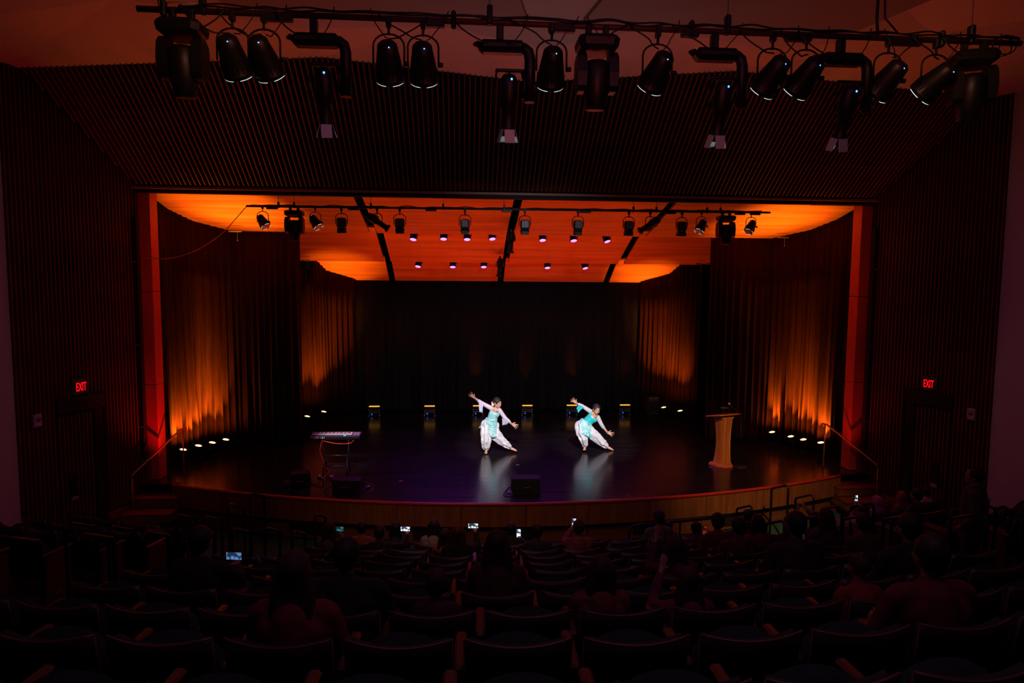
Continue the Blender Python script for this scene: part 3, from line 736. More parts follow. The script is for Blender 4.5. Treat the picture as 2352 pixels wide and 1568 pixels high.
# violet lamps under the wooden ceiling
G2 = 'violet lamps under the wooden stage ceiling'
VI = [(950, 543, 16.5, .12, 'front row'), (1019, 542, 16.5, 0, 'front row'), (1073, 543, 16.5, 0, 'front row'), (1130, 542, 16.5, -.12, 'front row'), (1246, 545, 16.5, -.03, 'front row'), (1317, 546, 16.5, -.08, 'front row'), (1393, 548, 16.5, -.25, 'front row'),
      (961, 606, 18.85, .15, 'rear row'), (1040, 607, 18.85, 0, 'rear row'), (1111, 607, 18.85, -.03, 'rear row'), (1257, 609, 18.85, -.05, 'rear row'), (1343, 610, 18.85, -.18, 'rear row')]
cnt = {}
for (px, py, Y, sp, rw) in VI:
    cnt[rw] = cnt.get(rw, 0)+1
    q = at(px, py, Y)
    t = thing('violet_par_light', 'glowing violet lamp in the %s under the ceiling, %s from the left' % (rw, ORD[cnt[rw]-1]), 'stage light', q, group=G2)
    M = Matrix.Rotation(sp, 4, 'Y') @ Matrix.Rotation(-.38, 4, 'X')
    mb = MB(); mb.lathe([(.001, .11), (.08, .11), (.088, .10), (.092, -.06), (.095, -.085), (.086, -.085), (.001, -.07)], 18, M, capped=False); obj('lamp_body', mb, mat('violet_body', (.03, .02, .05), .4, .3), t)
    mb = MB(); mb.lathe([(.086, -.082), (.05, -.092), (.001, -.095)], 18, M, capped=False); obj('lens', mb, PURL, t)
    mb = MB(); mb.tube([(.09, 0, -.01), (.11, 0, .02), (.10, 0, .25)], .008, 6); mb.tube([(.0, .02, .1), (.0, .02, .28)], .012, 6); obj('bracket', mb, BLACK, t)
    aim = q+V((sp*-4, -3.4, -5.0))
    spot('violet_beam', q+V((0, -.04, -.13)), aim, K['purple'], PURPLE, 62, .8, .06)

# floor lights
FL = [(421, 1031), (456, 1022), (488, 1015), (519, 1008), (1773, 991), (1816, 1001), (1845, 1008), (1885, 1015)]
def footlight(label, P, aim, power, grp, size=48, bd=(.6, -.15), gz=(.42, .30)):
    t = thing('floor_light', label, 'floor light', (P.x, P.y, ST), group=grp)
    h = P.z-ST
    d = (V(aim)-P); yaw = math.atan2(d.y, d.x)-PI/2; t.rotation_euler = (0, 0, yaw)
    M = Matrix.Translation((0, 0, h)) @ Matrix.Rotation(-.22, 4, 'X')
    mb = MB(); mb.lathe([(.06, -.20), (.075, -.19), (.085, -.15), (.10, -.02), (.105, 0.0), (.095, .0), (.085, -.03), (.001, -.035)], 18, M); obj('lamp_body', mb, BLACK, t)
    mb = MB(); mb.lathe([(.066, -.010), (.04, .0), (.001, .004)], 18, M, capped=False); obj('lens', mb, AMBL, t)
    mb = MB(); mb.tube([(-.12, 0, h-.08), (-.13, 0, h-.2), (-.10, 0, .02), (0, -.0, .012), (.10, 0, .02), (.13, 0, h-.2), (.12, 0, h-.08)], .010, 6); mb.box((0, 0, .012), (.18, .2, .024), .004); obj('floor_bracket', mb, BLACK, t)
    mb = MB(); mb.ell((.03, -.075, h-.17), (.012, .01, .02), 8, 6); obj('indicator', mb, mat('connector_blue', (.02, .08, .5), .4, emit=(.05, .2, 1.0), estr=.7), t)
    sx_ = math.copysign(1, P.x)
    spot('floor_beam', P+V((0, 0, .03)), (P.x-sx_*bd[0], P.y+bd[1], P.z+3.6), power*1.3, AMBER, 30, 1.0, .05)
    spot('floor_spill', P+V((0, 0, .03)), (P.x+sx_*.1, P.y+.9, P.z+3.0), power*.035, AMBER, 155, .8, .05)
    spot('floor_graze', P+V((0, 0, .03)), (P.x+sx_*gz[0], P.y+gz[1], P.z+1.15), power*1.0, AMBER, 50, 1.0, .03)
    return t
for i, (px, py) in enumerate(FL):
    P = atz(px, py, 1.12); s = -1 if i < 4 else 1
    aim = (P.x-s*.05, P.y-.0, P.z+3.6)
    footlight('amber floor lamp against the %s front curtain, %s from the %s' % (('left', 'right')[i > 3], ORD[i if i < 4 else 7-i], 'proscenium column'), P, aim, K['foot'], 'amber floor lamps at the front side curtains', 140)
for i, (px, py, Y) in enumerate(((706, 955, 17.66), (744, 944, 18.35), (1524, 939, 18.7), (1562, 942, 18.1))):
    P = at(px, py, Y); P.z = 1.19 if i not in (0, 3) else 1.2
    s = -1 if i < 2 else 1
    footlight('amber floor lamp at the %s rear side curtain, the one %s' % (('left', 'right')[i > 1], ('nearer the hall', 'nearer the back', 'nearer the back', 'nearer the hall')[i]), P, (P.x-s*.1, P.y+.0, P.z+3.4), K['foot']*.62, 'amber floor lamps at the rear side curtains', 120, (.60, .95), (.10, .75))
# LED bar lights in front of the back curtain
for i, (px, py) in enumerate(((860, 955), (987, 955), (1098, 953), (1211, 953), (1313, 950), (1435, 947))):
    q = atz(px, py, ST); q.y = 19.62
    q = at(px, py-2, 19.6); q.z = ST
    t = thing('bar_light', 'low bar light with amber strip before the back curtain, %s from the left' % ORD[i], 'bar light', q, group='bar lights before the back curtain')
    for s in (-1, 1):
        mb = MB(); mb.box((s*.145, 0, .1), (.016, .05, .2), .003); mb.box((s*.155, 0, .012), (.04, .16, .02), .003); obj('leg', mb, GREY, t)
    mb = MB(); mb.box((0, 0, .24), (.30, .10, .09), .01); obj('housing', mb, BLACK, t)
    mb = MB(); mb.box((0, -.01, .17), (.35, .03, .02), .004); mb.box((0, -.02, .115), (.29, .02, .025), .004); obj('rail', mb, GREY, t)
    mb = MB(); mb.box((0, -.01, .295), (.31, .10, .02), .005); obj('light_strip', mb, AMBS, t)
    mb = MB(); mb.box((-.07, -.04, .06), (.03, .02, .05), .004); obj('connector', mb, mat('connector_blue', (.02, .08, .5), .4, emit=(.05, .2, 1.0), estr=.7), t)
    l = area('bar_glow', q+V((0, 0.0, .32)), q+V((0, -1.3, 2.6)), K['bar'], (1.0, .05, .003), .28, .04); l.data.spread = math.radians(110)
    spot('bar_spill', q+V((0, .02, .33)), q+V((.05*(i-3), .40, 1.1)), (10, 12, 60, 50, 70, 30)[i], (1.0, .14, .010), 26, 1.0, .02)

# ------------------------------------------------------------------ things on the stage
# keyboard on stand
kb = at(772, 1006, 13.35); KX, KYY = kb.x, 13.35
t = thing('keyboard', 'electronic keyboard with white keys on a black stand', 'keyboard', (KX, KYY, ST+.84), (0, 0, 0))
Mk = Matrix.Rotation(math.radians(8), 4, 'X')
mb = MB(); mb.box((0, 0, 0), (1.0, .28, .07), .01, Mk); obj('case', mb, BLACK, t)
WK = mat('white_key', (.75, .66, .75), .3); BK = mat('black_key', (.01, .01, .01), .3)
for i in range(36):
    mb = MB(); mb.box((-.46+i*.0222, .02, .042), (.0205, .15, .014), .002, Mk); obj('white_key', mb, WK, t)
    if i % 7 not in (2, 6) and i < 35:
        mb = MB(); mb.box((-.449+i*.0222, .045, .054), (.011, .09, .014), .002, Mk); obj('black_key', mb, BK, t)
mb = MB(); mb.box((.415, .02, .04), (.14, .15, .01), .003, Mk); obj('pad_area', mb, mat('pad_violet', (.30, .2, .35), .5), t)
mb = MB(); mb.box((.19, -.10, .04), (.05, .02, .008), .002, Mk); obj('display', mb, mat('display_cyan', (.1, .4, .6), .3, emit=(.05, .5, 1.0), estr=1.2), t)
for i in range(5):
    mb = MB(); mb.lathe([(.008, 0), (.008, .014), (.0, .015)], 8, Mk @ Matrix.Translation((.36+.028*i, -.10, .036)), capped=False); obj('knob', mb, GREY, t)
for (tx, x_, mt_) in (('ALESIS', -.40, mat('print_white', (.8, .8, .8), .5)), ('V', -.275, mat('print_cyan', (.05, .6, .8), .4)), ('61', -.225, mat('print_white', (.8, .8, .8), .5))):
    o = obj('lettering', text_mesh(tx, .062, .001, 1.0), mt_, t); o.rotation_euler = (PI/2, 0, 0); o.location = (x_, -.142, -.005)
t = thing('keyboard_stand', 'black folding stand under the keyboard', 'stand', (KX, KYY, ST))
for s in (-1, 1):
    mb = MB(); mb.tube([(s*.27, -.10, .79), (s*.25, -.05, .45), (s*.22, .0, .35)], .016, 6); mb.tube([(s*.22, .0, .45), (s*.24, -.2, .02)], .016, 6); mb.tube([(s*.22, .0, .40), (s*.24, .22, .02)], .016, 6); mb.tube([(s*.27, -.13, .80), (s*.27, .13, .80)], .018, 6); obj('leg', mb, BLACK, t)
    mb = MB(); mb.ell((s*.24, -.21, .02), (.03, .03, .018), 8, 6); obj('foot', mb, mat('foot_violet', (.4, .25, .45), .5), t)
for z in (.22, .44):
    mb = MB(); mb.tube([(-.24, -.03, z), (.24, -.03, z)], .014, 6); obj('cross_bar', mb, BLACK, t)
t = thing('red_cable', 'bright red cable hanging from the keyboard to the floor pedal', 'cable')
kpts = [(812, 1011), (805, 1017), (790, 1019), (770, 1018), (750, 1014), (741, 1013), (737, 1021), (735, 1036), (740, 1050), (743, 1062), (742, 1070), (750, 1075), (754, 1083), (750, 1092), (739, 1096)]
P3 = []
for i, (a, b) in enumerate(kpts):
    yy = KYY-.17 if i < 11 else KYY-.17-.05*(i-10)
    P3.append(at(a, b, yy))
for p in P3: p.z = max(p.z, ST+.012)
sm_ = []
for i in range(len(P3)-1):
    for u in range(4):
        p0, p1, p2, p3 = P3[max(i-1, 0)], P3[i], P3[i+1], P3[min(i+2, len(P3)-1)]; f_ = u/4
        sm_.append(.5*((2*p1)+(p2-p0)*f_+(2*p0-5*p1+4*p2-p3)*f_**2+(3*p1-p0-3*p2+p3)*f_**3))
mb = MB(); mb.tube(sm_+[P3[-1]], .008, 6); obj('cable', mb, mat('red_rubber', (.8, .02, .015), .4), t)
q = atz(735, 1097, ST)
t = thing('adapter_box', 'small white adapter box on the floor at the end of the red cable', 'adapter', q)
mb = MB(); mb.box((0, 0, .03), (.05, .06, .06), .006); obj('case', mb, mat('adapter_white', (.6, .65, .6), .5), t)
mb = MB(); mb.box((.0, -.04, .012), (.09, .03, .024), .004); obj('plug', mb, BLACK, t)
q = atz(762, 1099, ST)
t = thing('foot_pedal', 'small foot pedal with violet shine before the keyboard', 'pedal', q, (0, 0, .4))
mb = MB(); mb.box((0, 0, .02), (.10, .16, .04), .008); obj('base', mb, mat('pedal_body', (.08, .06, .1), .35), t)
mb = MB(); mb.box((0, .02, .05), (.07, .10, .015), .004, Matrix.Rotation(.15, 4, 'X')); obj('treadle', mb, mat('pedal_top', (.35, .22, .4), .4), t)
# monitors
GR = mat('grille_black', (.012, .012, .012), .6, bump=.5, scale=(120, 120, 120))
def monitor(label, P, w_, h, d, rz):
    t = thing('floor_monitor', label, 'speaker', P, (0, 0, rz), 'floor monitor speakers at the stage front')
    # wedge: grille slopes back facing upstage; the hall sees its back and top
    prof = [(-d/2, 0), (d/2, 0), (d/2, h*.35), (-d*.05, h), (-d/2, h*.92)]
    mb = MB(); mb.loft([[(x, a, b) for a, b in prof] for x in (-w_/2, -w_/2+.01, w_/2-.01, w_/2)]); mb.sm = [False]*len(mb.f); obj('cabinet', mb, BLACKM, t)
    mb = MB(); a, b = prof[2], prof[3]
    mb.loft([[(x, a[0]+.008, a[1]+.01), (x, b[0]+.02, b[1]+.004), (x, b[0], b[1]-.01), (x, a[0]-.01, a[1])] for x in (-w_/2+.03, w_/2-.03)]); mb.sm = [False]*len(mb.f); obj('grille', mb, GR, t)
    mb = MB(); mb.box((0, -d/2-.003, h*.22), (w_*.32, .01, h*.3), .003); obj('connector_plate', mb, BLACK, t)
    mb = MB(); mb.tube([(-.06, -d/2-.005, h*.38), (-.05, -d/2-.03, h*.40), (.05, -d/2-.03, h*.40), (.06, -d/2-.005, h*.38)], .008, 6); obj('handle', mb, GREY, t)
    for s in (-1, 1):
        mb = MB(); mb.box((s*(w_/2+.002), 0, h*.5), (.01, .12, .05), .003); obj('side_handle', mb, BLACK, t)
    return t
q = atz(1209, 1134, ST); monitor('black wedge monitor speaker at the middle of the stage front', V((q.x, q.y+.2, ST)), .53, .31, .38, 0)
q = atz(797, 1130, ST); monitor('black wedge monitor speaker standing in front of the keyboard', V((q.x, q.y+.2, ST)), .53, .24, .38, -.12)
q = atz(686, 1118, ST); monitor('dark monitor speaker left of the keyboard with looped cable beside it', V((q.x, q.y+.2, ST)), .34, .27, .34, .1)
def floorcable(label, pts, r=.006, mt=BLACK):
    t = thing('floor_cable', label, 'cable'); P = [atz(a, b, ST+.008) for a, b in pts]; o_ = []
    for i in range(len(P)-1):
        for u in range(4):
            p0, p1, p2, p3 = P[max(i-1, 0)], P[i], P[i+1], P[min(i+2, len(P)-1)]; f_ = u/4
            o_.append(.5*((2*p1)+(p2-p0)*f_+(2*p0-5*p1+4*p2-p3)*f_**2+(3*p1-p0-3*p2+p3)*f_**3))
    mb = MB(); mb.tube(o_+[P[-1]], r, 6); obj('cable', mb, mt, t)
VC = mat('violet_cable', (.10, .06, .12), .35)
floorcable('looped cable left of the left floor monitor', [(668, 1107), (660, 1103), (656, 1106), (657, 1110), (668, 1109)], .008, VC)
floorcable('cable tangle between left monitor and adapter box', [(700, 1104), (712, 1107), (722, 1112), (735, 1108), (728, 1114), (715, 1113), (742, 1118), (758, 1122), (748, 1128), (744, 1122), (760, 1116)], .007, VC)
floorcable('cable coil right of the keyboard monitor', [(836, 1108), (848, 1110), (856, 1116), (857, 1124), (846, 1130), (837, 1124), (843, 1116), (853, 1121), (848, 1127)], .008, VC)
floorcable('cable coil left of the middle monitor', [(1178, 1122), (1170, 1118), (1164, 1124), (1157, 1134), (1163, 1139), (1174, 1138), (1176, 1133), (1166, 1132), (1160, 1137), (1170, 1140)], .010, VC)
# tape marks
for i, (px, py, lab, c_) in enumerate(((921, 1104, 'small magenta tape mark on the floor between two monitors', (.6, .02, .2)), (1189, 1067, 'small cyan tape mark in front of the dancer with the red hair flower', (.1, .5, .5)), (551, 1010, 'small yellow tape mark at the foot of the left curtain', (.5, .45, .08)), (1440, 1135, 'dim tape mark near the right dancer', (.1, .08, .1)))):
    q = atz(px, py, ST+.002); mb = MB(); mb.box((0, 0, 0), (.07, .03, .003), .001); obj('tape_mark', mb, mat('tape%d' % i, c_, .6), loc=q, label=lab, cat='tape')
q = atz(846, 1121, ST); t = thing('foot_switch', 'small footswitch with violet glint right of the keyboard monitor', 'pedal', q, (0, 0, -.6))
mb = MB(); mb.box((0, 0, .015), (.06, .12, .03), .006); obj('base', mb, BLACK, t)
mb = MB(); mb.box((0, .01, .04), (.045, .06, .014), .004); obj('treadle', mb, mat('pedal_top2', (.6, .4, .7), .3, .3), t)

# lectern
lp = atz(1667, 1074, ST)
LWD = mat('lectern_oak', (.66, .23, .055), .4, col2=(.50, .16, .035), scale=(12, 12, 1.2), bump=.03)
LX, LY = lp.x, lp.y+.18
t = thing('lectern', 'tapered light oak lectern with a wide slanting top', 'lectern', (LX, LY, ST), (0, 0, .34))
def lprof(z):       # half width along height, waisted
    u = z/1.08; return .155-.045*math.sin(PI*min(1, u))+.0*u
rings = []
for i in range(13):
    z = .06+1.02*i/12; hw = lprof(z); hd_ = hw*1.0
    rings.append([(-.085, -hd_, z), (.085, -hd_, z), (hw, -hd_*.35, z), (hw, hd_, z), (-hw, hd_, z), (-hw, -hd_*.35, z)])
mb = MB(); mb.loft(rings); mb.sm = [False]*len(mb.f); obj('column', mb, LWD, t)
mb = MB(); mb.loft([[(x*a, y*a, z) for x, y in ((-.10, -.21), (.10, -.21), (.22, -.05), (.22, .20), (-.22, .20), (-.22, -.05))] for a, z in ((1.0, 0), (1.0, .03), (.9, .065))]); mb.sm = [False]*len(mb.f); obj('base', mb, mat('lectern_base', (.6, .16, .07), .4, noise=.2, scale=(2, 12, 12)), t)
mb = MB()
for x in (-.085, .085): mb.tube([(x, -lprof(z)-.004, z) for z in [.07+i*.1 for i in range(11)]], .007, 5)
obj('edge_trim', mb, mat('trim_oak', (.75, .42, .18), .4), t)
mb = MB(); mb.box((0, .02, 0), (.62, .46, .028), .008, Matrix.Translation((0, 0, 1.13)) @ Matrix.Rotation(-.20, 4, 'X')); obj('slanted_top', mb, LWD, t)
mb = MB(); mb.box((0, .02, 1.085), (.34, .3, .04), .006); obj('top_support', mb, LWD, t)
q = V((LX, LY, ST+1.16))
t = thing('tablet_stand', 'small tablet on a short stand on top of the lectern', 'tablet', q)
mb = MB(); mb.tube([(0, 0, 0), (0, 0, .12)], .012, 6); mb.box((0, 0, .008), (.12, .10, .016), .004); obj('stand', mb, BLACK, t)
mb = MB(); mb.box((0, 0, .13), (.15, .10, .012), .003); obj('tablet', mb, mat('tablet_grey', (.12, .12, .13), .35), t)
# mic stand
mbse = atz(1699, 1072, ST)
t = thing('microphone_stand', 'black microphone stand with a round base right behind the lectern', 'microphone stand', mbse)
mb = MB(); mb.lathe([(.15, 0), (.15, .012), (.13, .022), (.02, .03)], 20); obj('base', mb, mat('mic_base', (.05, .04, .06), .3, .5), t)
topp = at(1706, 952, mbse.y)-mbse
mb = MB(); mb.tube([(0, 0, .02), (.0, 0, topp.z)], .010, 8); obj('pole', mb, BLACK, t)
mp_ = at(1675, 927, mbse.y-.1)-mbse
mb = MB(); mb.tube([(.10, 0.02, topp.z-.05), (0, 0, topp.z), mp_+V((.06, 0, -.07))], .008, 8); mb.ell((0, 0, topp.z), (.022, .022, .03), 8, 6); obj('boom', mb, BLACK, t)
t = thing('microphone', 'microphone with a pale mesh head held above the lectern', 'microphone', mbse+mp_)
mb = MB(); mb.tube([(.06, 0, -.07), (.012, 0, -.014)], [.012, .018], 10); obj('handle', mb, BLACK, t)
mb = MB(); mb.ell((0, 0, 0), (.026, .026, .026), 12, 8); obj('mesh_head', mb, mat('mic_mesh', (.55, .55, .6), .35, .6), t)
# speaker box at the back right
q = at(1497, 951, 19.55); q.z = ST
t = thing('speaker_box', 'black speaker box standing by the right rear curtain', 'speaker', q, (0, 0, .12))
mb = MB(); mb.box((0, 0, .28), (.33, .3, .56), .012); obj('cabinet', mb, mat('box_vinyl', (.03, .022, .018), .6, bump=.3, scale=(50, 50, 50)), t)
mb = MB(); mb.box((0, -.155, .29), (.28, .012, .46), .004); obj('grille', mb, GR, t)
mb = MB(); mb.box((0, -.162, .10), (.08, .004, .03), .001); obj('badge', mb, GREY, t)

# ------------------------------------------------------------------ theatre seats
def seat_proto():
    t = thing('theatre_seat', 'seat', 'seat')
    # curved plywood back shell; occupant looks to +y; origin on the floor under the back top
    def shell(z0, z1, hw, th, y0, curve, lean, nx=10, nz=5):
        vs = []; fs = []
        for side in (0, 1):
            for j in range(nz+1):
                for i in range(nx+1):
                    u = -1+2*i/nx; vz = j/nz; z = z0+(z1-z0)*vz
                    w2 = hw*(.93+.07*vz); zz = z-(.022*(1-abs(u)**2) if j == nz else 0)
                    y = y0-curve*(1-u*u)+lean*(1-vz)+ (th if side else 0)
                    vs.append((u*w2, y, zz))
        n1 = (nx+1)*(nz+1)
        for j in range(nz):
            for i in range(nx):
                a = j*(nx+1)+i; fs.append((a, a+1, a+nx+2, a+nx+1)); b = a+n1; fs.append((b, b+nx+1, b+nx+2, b+1))
        for i in range(nx):
            fs.append((i, i+n1, i+1+n1, i+1)); a = nz*(nx+1)+i; fs.append((a, a+1, a+1+n1, a+n1))
        for j in range(nz):
            a = j*(nx+1); fs.append((a, a+nx+1, a+nx+1+n1, a+n1)); a += nx; fs.append((a, a+n1, a+nx+1+n1, a+nx+1))
        return vs, fs
    vs, fs = shell(.30, .85, .27, .018, 0, .05, .09); mb = MB(); mb.add(vs, fs, True); obj('back_shell', mb, SEATB, t)
    vs, fs = shell(.42, .835, .245, .05, .02, .045, .07); mb = MB(); mb.add(vs, fs, True); obj('backrest', mb, SEATC, t)
    mb = MB(); mb.tube([(u*.272, -.05*(1-u*u)+.008, .853-.022*(1-u*u)) for u in [-1+.2*i for i in range(11)]], .008, 5); 
    for s in (-1, 1): mb.tube([(s*.27, .008, .85), (s*.262, .05, .58), (s*.252, .098, .30)], .007, 5)
    obj('shell_edge', mb, SEATR, t)
    mb = MB(); rings = []
    for i in range(9):
        u = -1+2*i/8; h = math.sqrt(max(0, 1-u*u*.55))
        rings.append([(u*.235, .17+y*.045, .40+z) for (y, z) in ((-1, 0), (1, .0), (1.4, .20*h+.10), (.3, .30*h+.10), (-1.1, .22*h+.10))])
    mb.loft(rings); obj('seat_cushion', mb, SEATC, t)
    mb = MB(); mb.box((-.30, .25, .655), (.06, .36, .035), .014); obj('armrest', mb, ARMW, t)
    mb = MB(); mb.box((-.30, .20, .32), (.03, .24, .64), .006); obj('side_frame', mb, ARMW, t)
    return t
proto = seat_proto(); used = [False]; SEATS = []; CUSH = {}
mb = MB(); rings = []
for i in range(9):
    u = -1+2*i/8; rings.append([(u*.235, y, z) for (y, z) in ((.10, .36), (.46, .37), (.50, .40), (.47, .435), (.10, .42))])
mb.loft(rings); CUSH['down'] = mb.mesh('seat_cushion_down'); CUSH['down'].materials.append(SEATC)
# head positions of the seated audience: (pixel x, pixel y, row); the rows' seats line up with them
REDHAIR = mat('red_hair', (.10, .012, .010), .5, noise=.4, scale=(50, 50, 8))
FAIRHAIR = mat('fair_hair', (.25, .08, .07), .5, noise=.3, scale=(50, 50, 8))
AUD = [
 dict(label='long-haired person filming with a phone near the left aisle, second row', px=745, py=1199, k=1, hair='long', hairm=HAIRB, shirt=(.10, .09, .11), arms='right', phone=(779, 1214, .35, True, 'teal')),
 dict(label='small child in an orange shirt in the front row', px=846, py=1199, k=0, shirt=(.24, .05, .03)),
 dict(label='person in a dark jacket holding up a bright phone', px=888, py=1208, k=1, shirt=(.012, .012, .014), arms='right', phone=(931, 1214, 1.6, True, 'blue')),
 dict(label='dark-haired person in the front row behind the bright phone', px=910, py=1200, k=0, shirt=(.02, .02, .03), hair='bob'),
 dict(label='adult with an outstretched pale sleeve beside a child in pink', px=992, py=1195, k=0, shirt=(.30, .24, .28), hair='bob', arms='lap'),
 dict(label='child in a pink top leaning on the adult with pale sleeve', px=1006, py=1216, k=1, shirt=(.35, .05, .10), hair='long', width=.9),
 dict(label='person with reddish hair filming with a landscape phone', px=1070, py=1208, k=2, hairm=REDHAIR, hair='bob', shirt=(.015, .015, .02), arms='right', phone=(1087, 1207, .9, True, 'teal')),
 dict(label='very long-haired person sitting upright in the middle of the stalls', px=1155, py=1221, k=6, hair='verylong', hairm=HAIRB, shirt=(.06, .012, .012)),
 dict(label='dark figure holding an upright phone near the stage', px=1174, py=1202, k=0, shirt=(.012, .012, .014), arms='right', phone=(1191, 1224, 1.5, False, 'blue')),
 dict(label='short-haired person in a dark top, second row centre', px=1243, py=1204, k=1, hair='short', shirt=(.02, .02, .035)),
 dict(label='broad person in a pink shirt with both arms raised to a phone', px=1333, py=1196, k=1, hair='short', hairm=HAIRB, shirt=(.22, .06, .06), arms='high', width=1.12, phone=(1318, 1200, .8, False, 'violet')),
 dict(label='man in a dark blue cap and grey shirt at the front rail', px=1508, py=1175, k=0, hair='short', shirt=(.10, .10, .12), cap_=True, width=1.1),
 dict(label='person half hidden behind the capped man', px=1537, py=1197, k=-.6, hair='short', shirt=(.2, .03, .03)),
 dict(label='short-haired child beside a phone right of the capped man', px=1594, py=1200, k=1, shirt=(.12, .02, .05), width=.95, phone=(1618, 1217, .25, False, 'red'), arms='right'),
 dict(label='person in a dark red hooded top, third row right', px=1653, py=1180, k=2, shirt=(.12, .014, .014)),
 dict(label='large person in brown jacket with collar behind the red hooded top', px=1686, py=1191, k=3, hair='short', shirt=(.10, .035, .03), width=1.1),
 dict(label='long-haired person leaning left with a bent arm, sixth row', px=1555, py=1233, k=5, hair='long', hairm=HAIRB, shirt=(.10, .02, .05), lean=-.2, arms='left'),
 dict(label='long-haired person resting a pink sleeve on the armrest, near rows', px=1550, py=1307, k=7, hair='long', hairm=HAIRB, shirt=(.14, .02, .05), arms='left'),
 dict(label='person with a round bob haircut in a dull red top', px=1347, py=1280, k=7, hair='bob', hairm=HAIRB, shirt=(.16, .035, .03)),
 dict(label='big man seen from behind left of centre, largest dark head', px=815, py=1240, k=7, hair='short', shirt=(.012, .022, .016), width=1.35),
 dict(label='long-haired person in dark red beside the big man', px=690, py=1272, k=8, hair='long', hairm=HAIRB, shirt=(.18, .02, .02), width=1.15),
 dict(label='child with round hair right of the big man', px=1031, py=1310, k=7, hair='short', hairm=HAIRB, shirt=(.05, .02, .02), width=.9),
 dict(label='short-haired person at the left aisle holding a small phone', px=485, py=1213, k=6, hair='short', shirt=(.02, .015, .012), width=1.15, arms='right', phone=(538, 1276, .5, True, 'blue')),
 dict(label='curly-haired person in a red hooded top near the right aisle', px=1733, py=1184, k=2, hair='bob', shirt=(.20, .015, .02)),
 dict(label='dark head in front of the curly-haired person', px=1719, py=1171, k=0, hair='short', shirt=(.02, .02, .03)),
 dict(label='broad man in a dark coat, sixth row right', px=1833, py=1178, k=5, hair='short', shirt=(.035, .025, .025), width=1.25),
 dict(label='person with straight long hair left of the broad man', px=1801, py=1187, k=2, hair='long', hairm=HAIRB, shirt=(.06, .02, .02), width=.9),
 dict(label='person with long wavy hair right of the broad man', px=1915, py=1169, k=3, hair='long', hairm=HAIRB, shirt=(.05, .02, .05)),
 dict(label='dark-haired person in a grey collar shirt right of the wavy hair', px=1987, py=1181, k=4, hair='short', shirt=(.07, .03, .03)),
 dict(label='man with full dark hair leaning beside the right aisle', px=2070, py=1184, k=6, hair='short', shirt=(.02, .012, .02), width=1.2),
 dict(label='large man in a dark red shirt in the near right rows', px=2137, py=1235, k=8, hair='short', shirt=(.13, .015, .02), width=1.3),
 dict(label='boy with cropped hair in a red shirt, near right rows', px=1948, py=1276, k=7, hair='buzz', hairm=HAIRB, shirt=(.25, .02, .02), width=.9),
 dict(label='person in a pale pink hood far right near the stage steps', px=2007, py=1139, k=0, shirt=(.40, .15, .30), hood=True),
 dict(label='person with raised arms and a small lit phone, second row right', px=1985, py=1160, k=1, hair='bun', shirt=(.30, .14, .22), arms='high', phone=(1966, 1146, 1.0, False, 'teal')),
 dict(label='light-haired person at the foot of the right slatted wall', px=2075, py=1128, k=0, hair='bob', hairm=FAIRHAIR, shirt=(.18, .03, .07)),
 dict(label='dark-haired person turning beside the light-haired one', px=2100, py=1124, k=1, hair='short', shirt=(.04, .02, .02)),
 dict(label='person in a pale top beneath the right exit door', px=2136, py=1117, k=0, hair='short', shirt=(.38, .28, .36), width=1.15),
 dict(label='person with both hands raised by the right aisle rails', px=1872, py=1176, k=1, hair='bob', shirt=(.25, .12, .22), arms='high'),
]
def row_hit(px, py, k, off=-.26):
    R = R0+DR*k+off; r = ray(px, py); dx, dy = CAM.x, CAM.y-CY; a = r.x**2+r.y**2; b = 2*(dx*r.x+dy*r.y); c_ = dx*dx+dy*dy-R*R
    return CAM+r*((-b-math.sqrt(b*b-4*a*c_))/2/a)
def row_phase(k, n, step):
    """angle by which the centre row is shifted so that its seats come under the people sitting in it"""
    sx = sy = 0
    for a in AUD:
        if a['k'] != k: continue
        P = row_hit(a['px'], a['py'], k); th = math.atan2(P.x, CY-P.y)
        if abs(th) > .19: continue
        w_ = a.get('width', 1)**4; q = (th/step-(n-1)/2)*2*PI; sx += w_*math.cos(q); sy += w_*math.sin(q)
    return math.atan2(sy, sx)/(2*PI)*step if (sx or sy) else 0.0

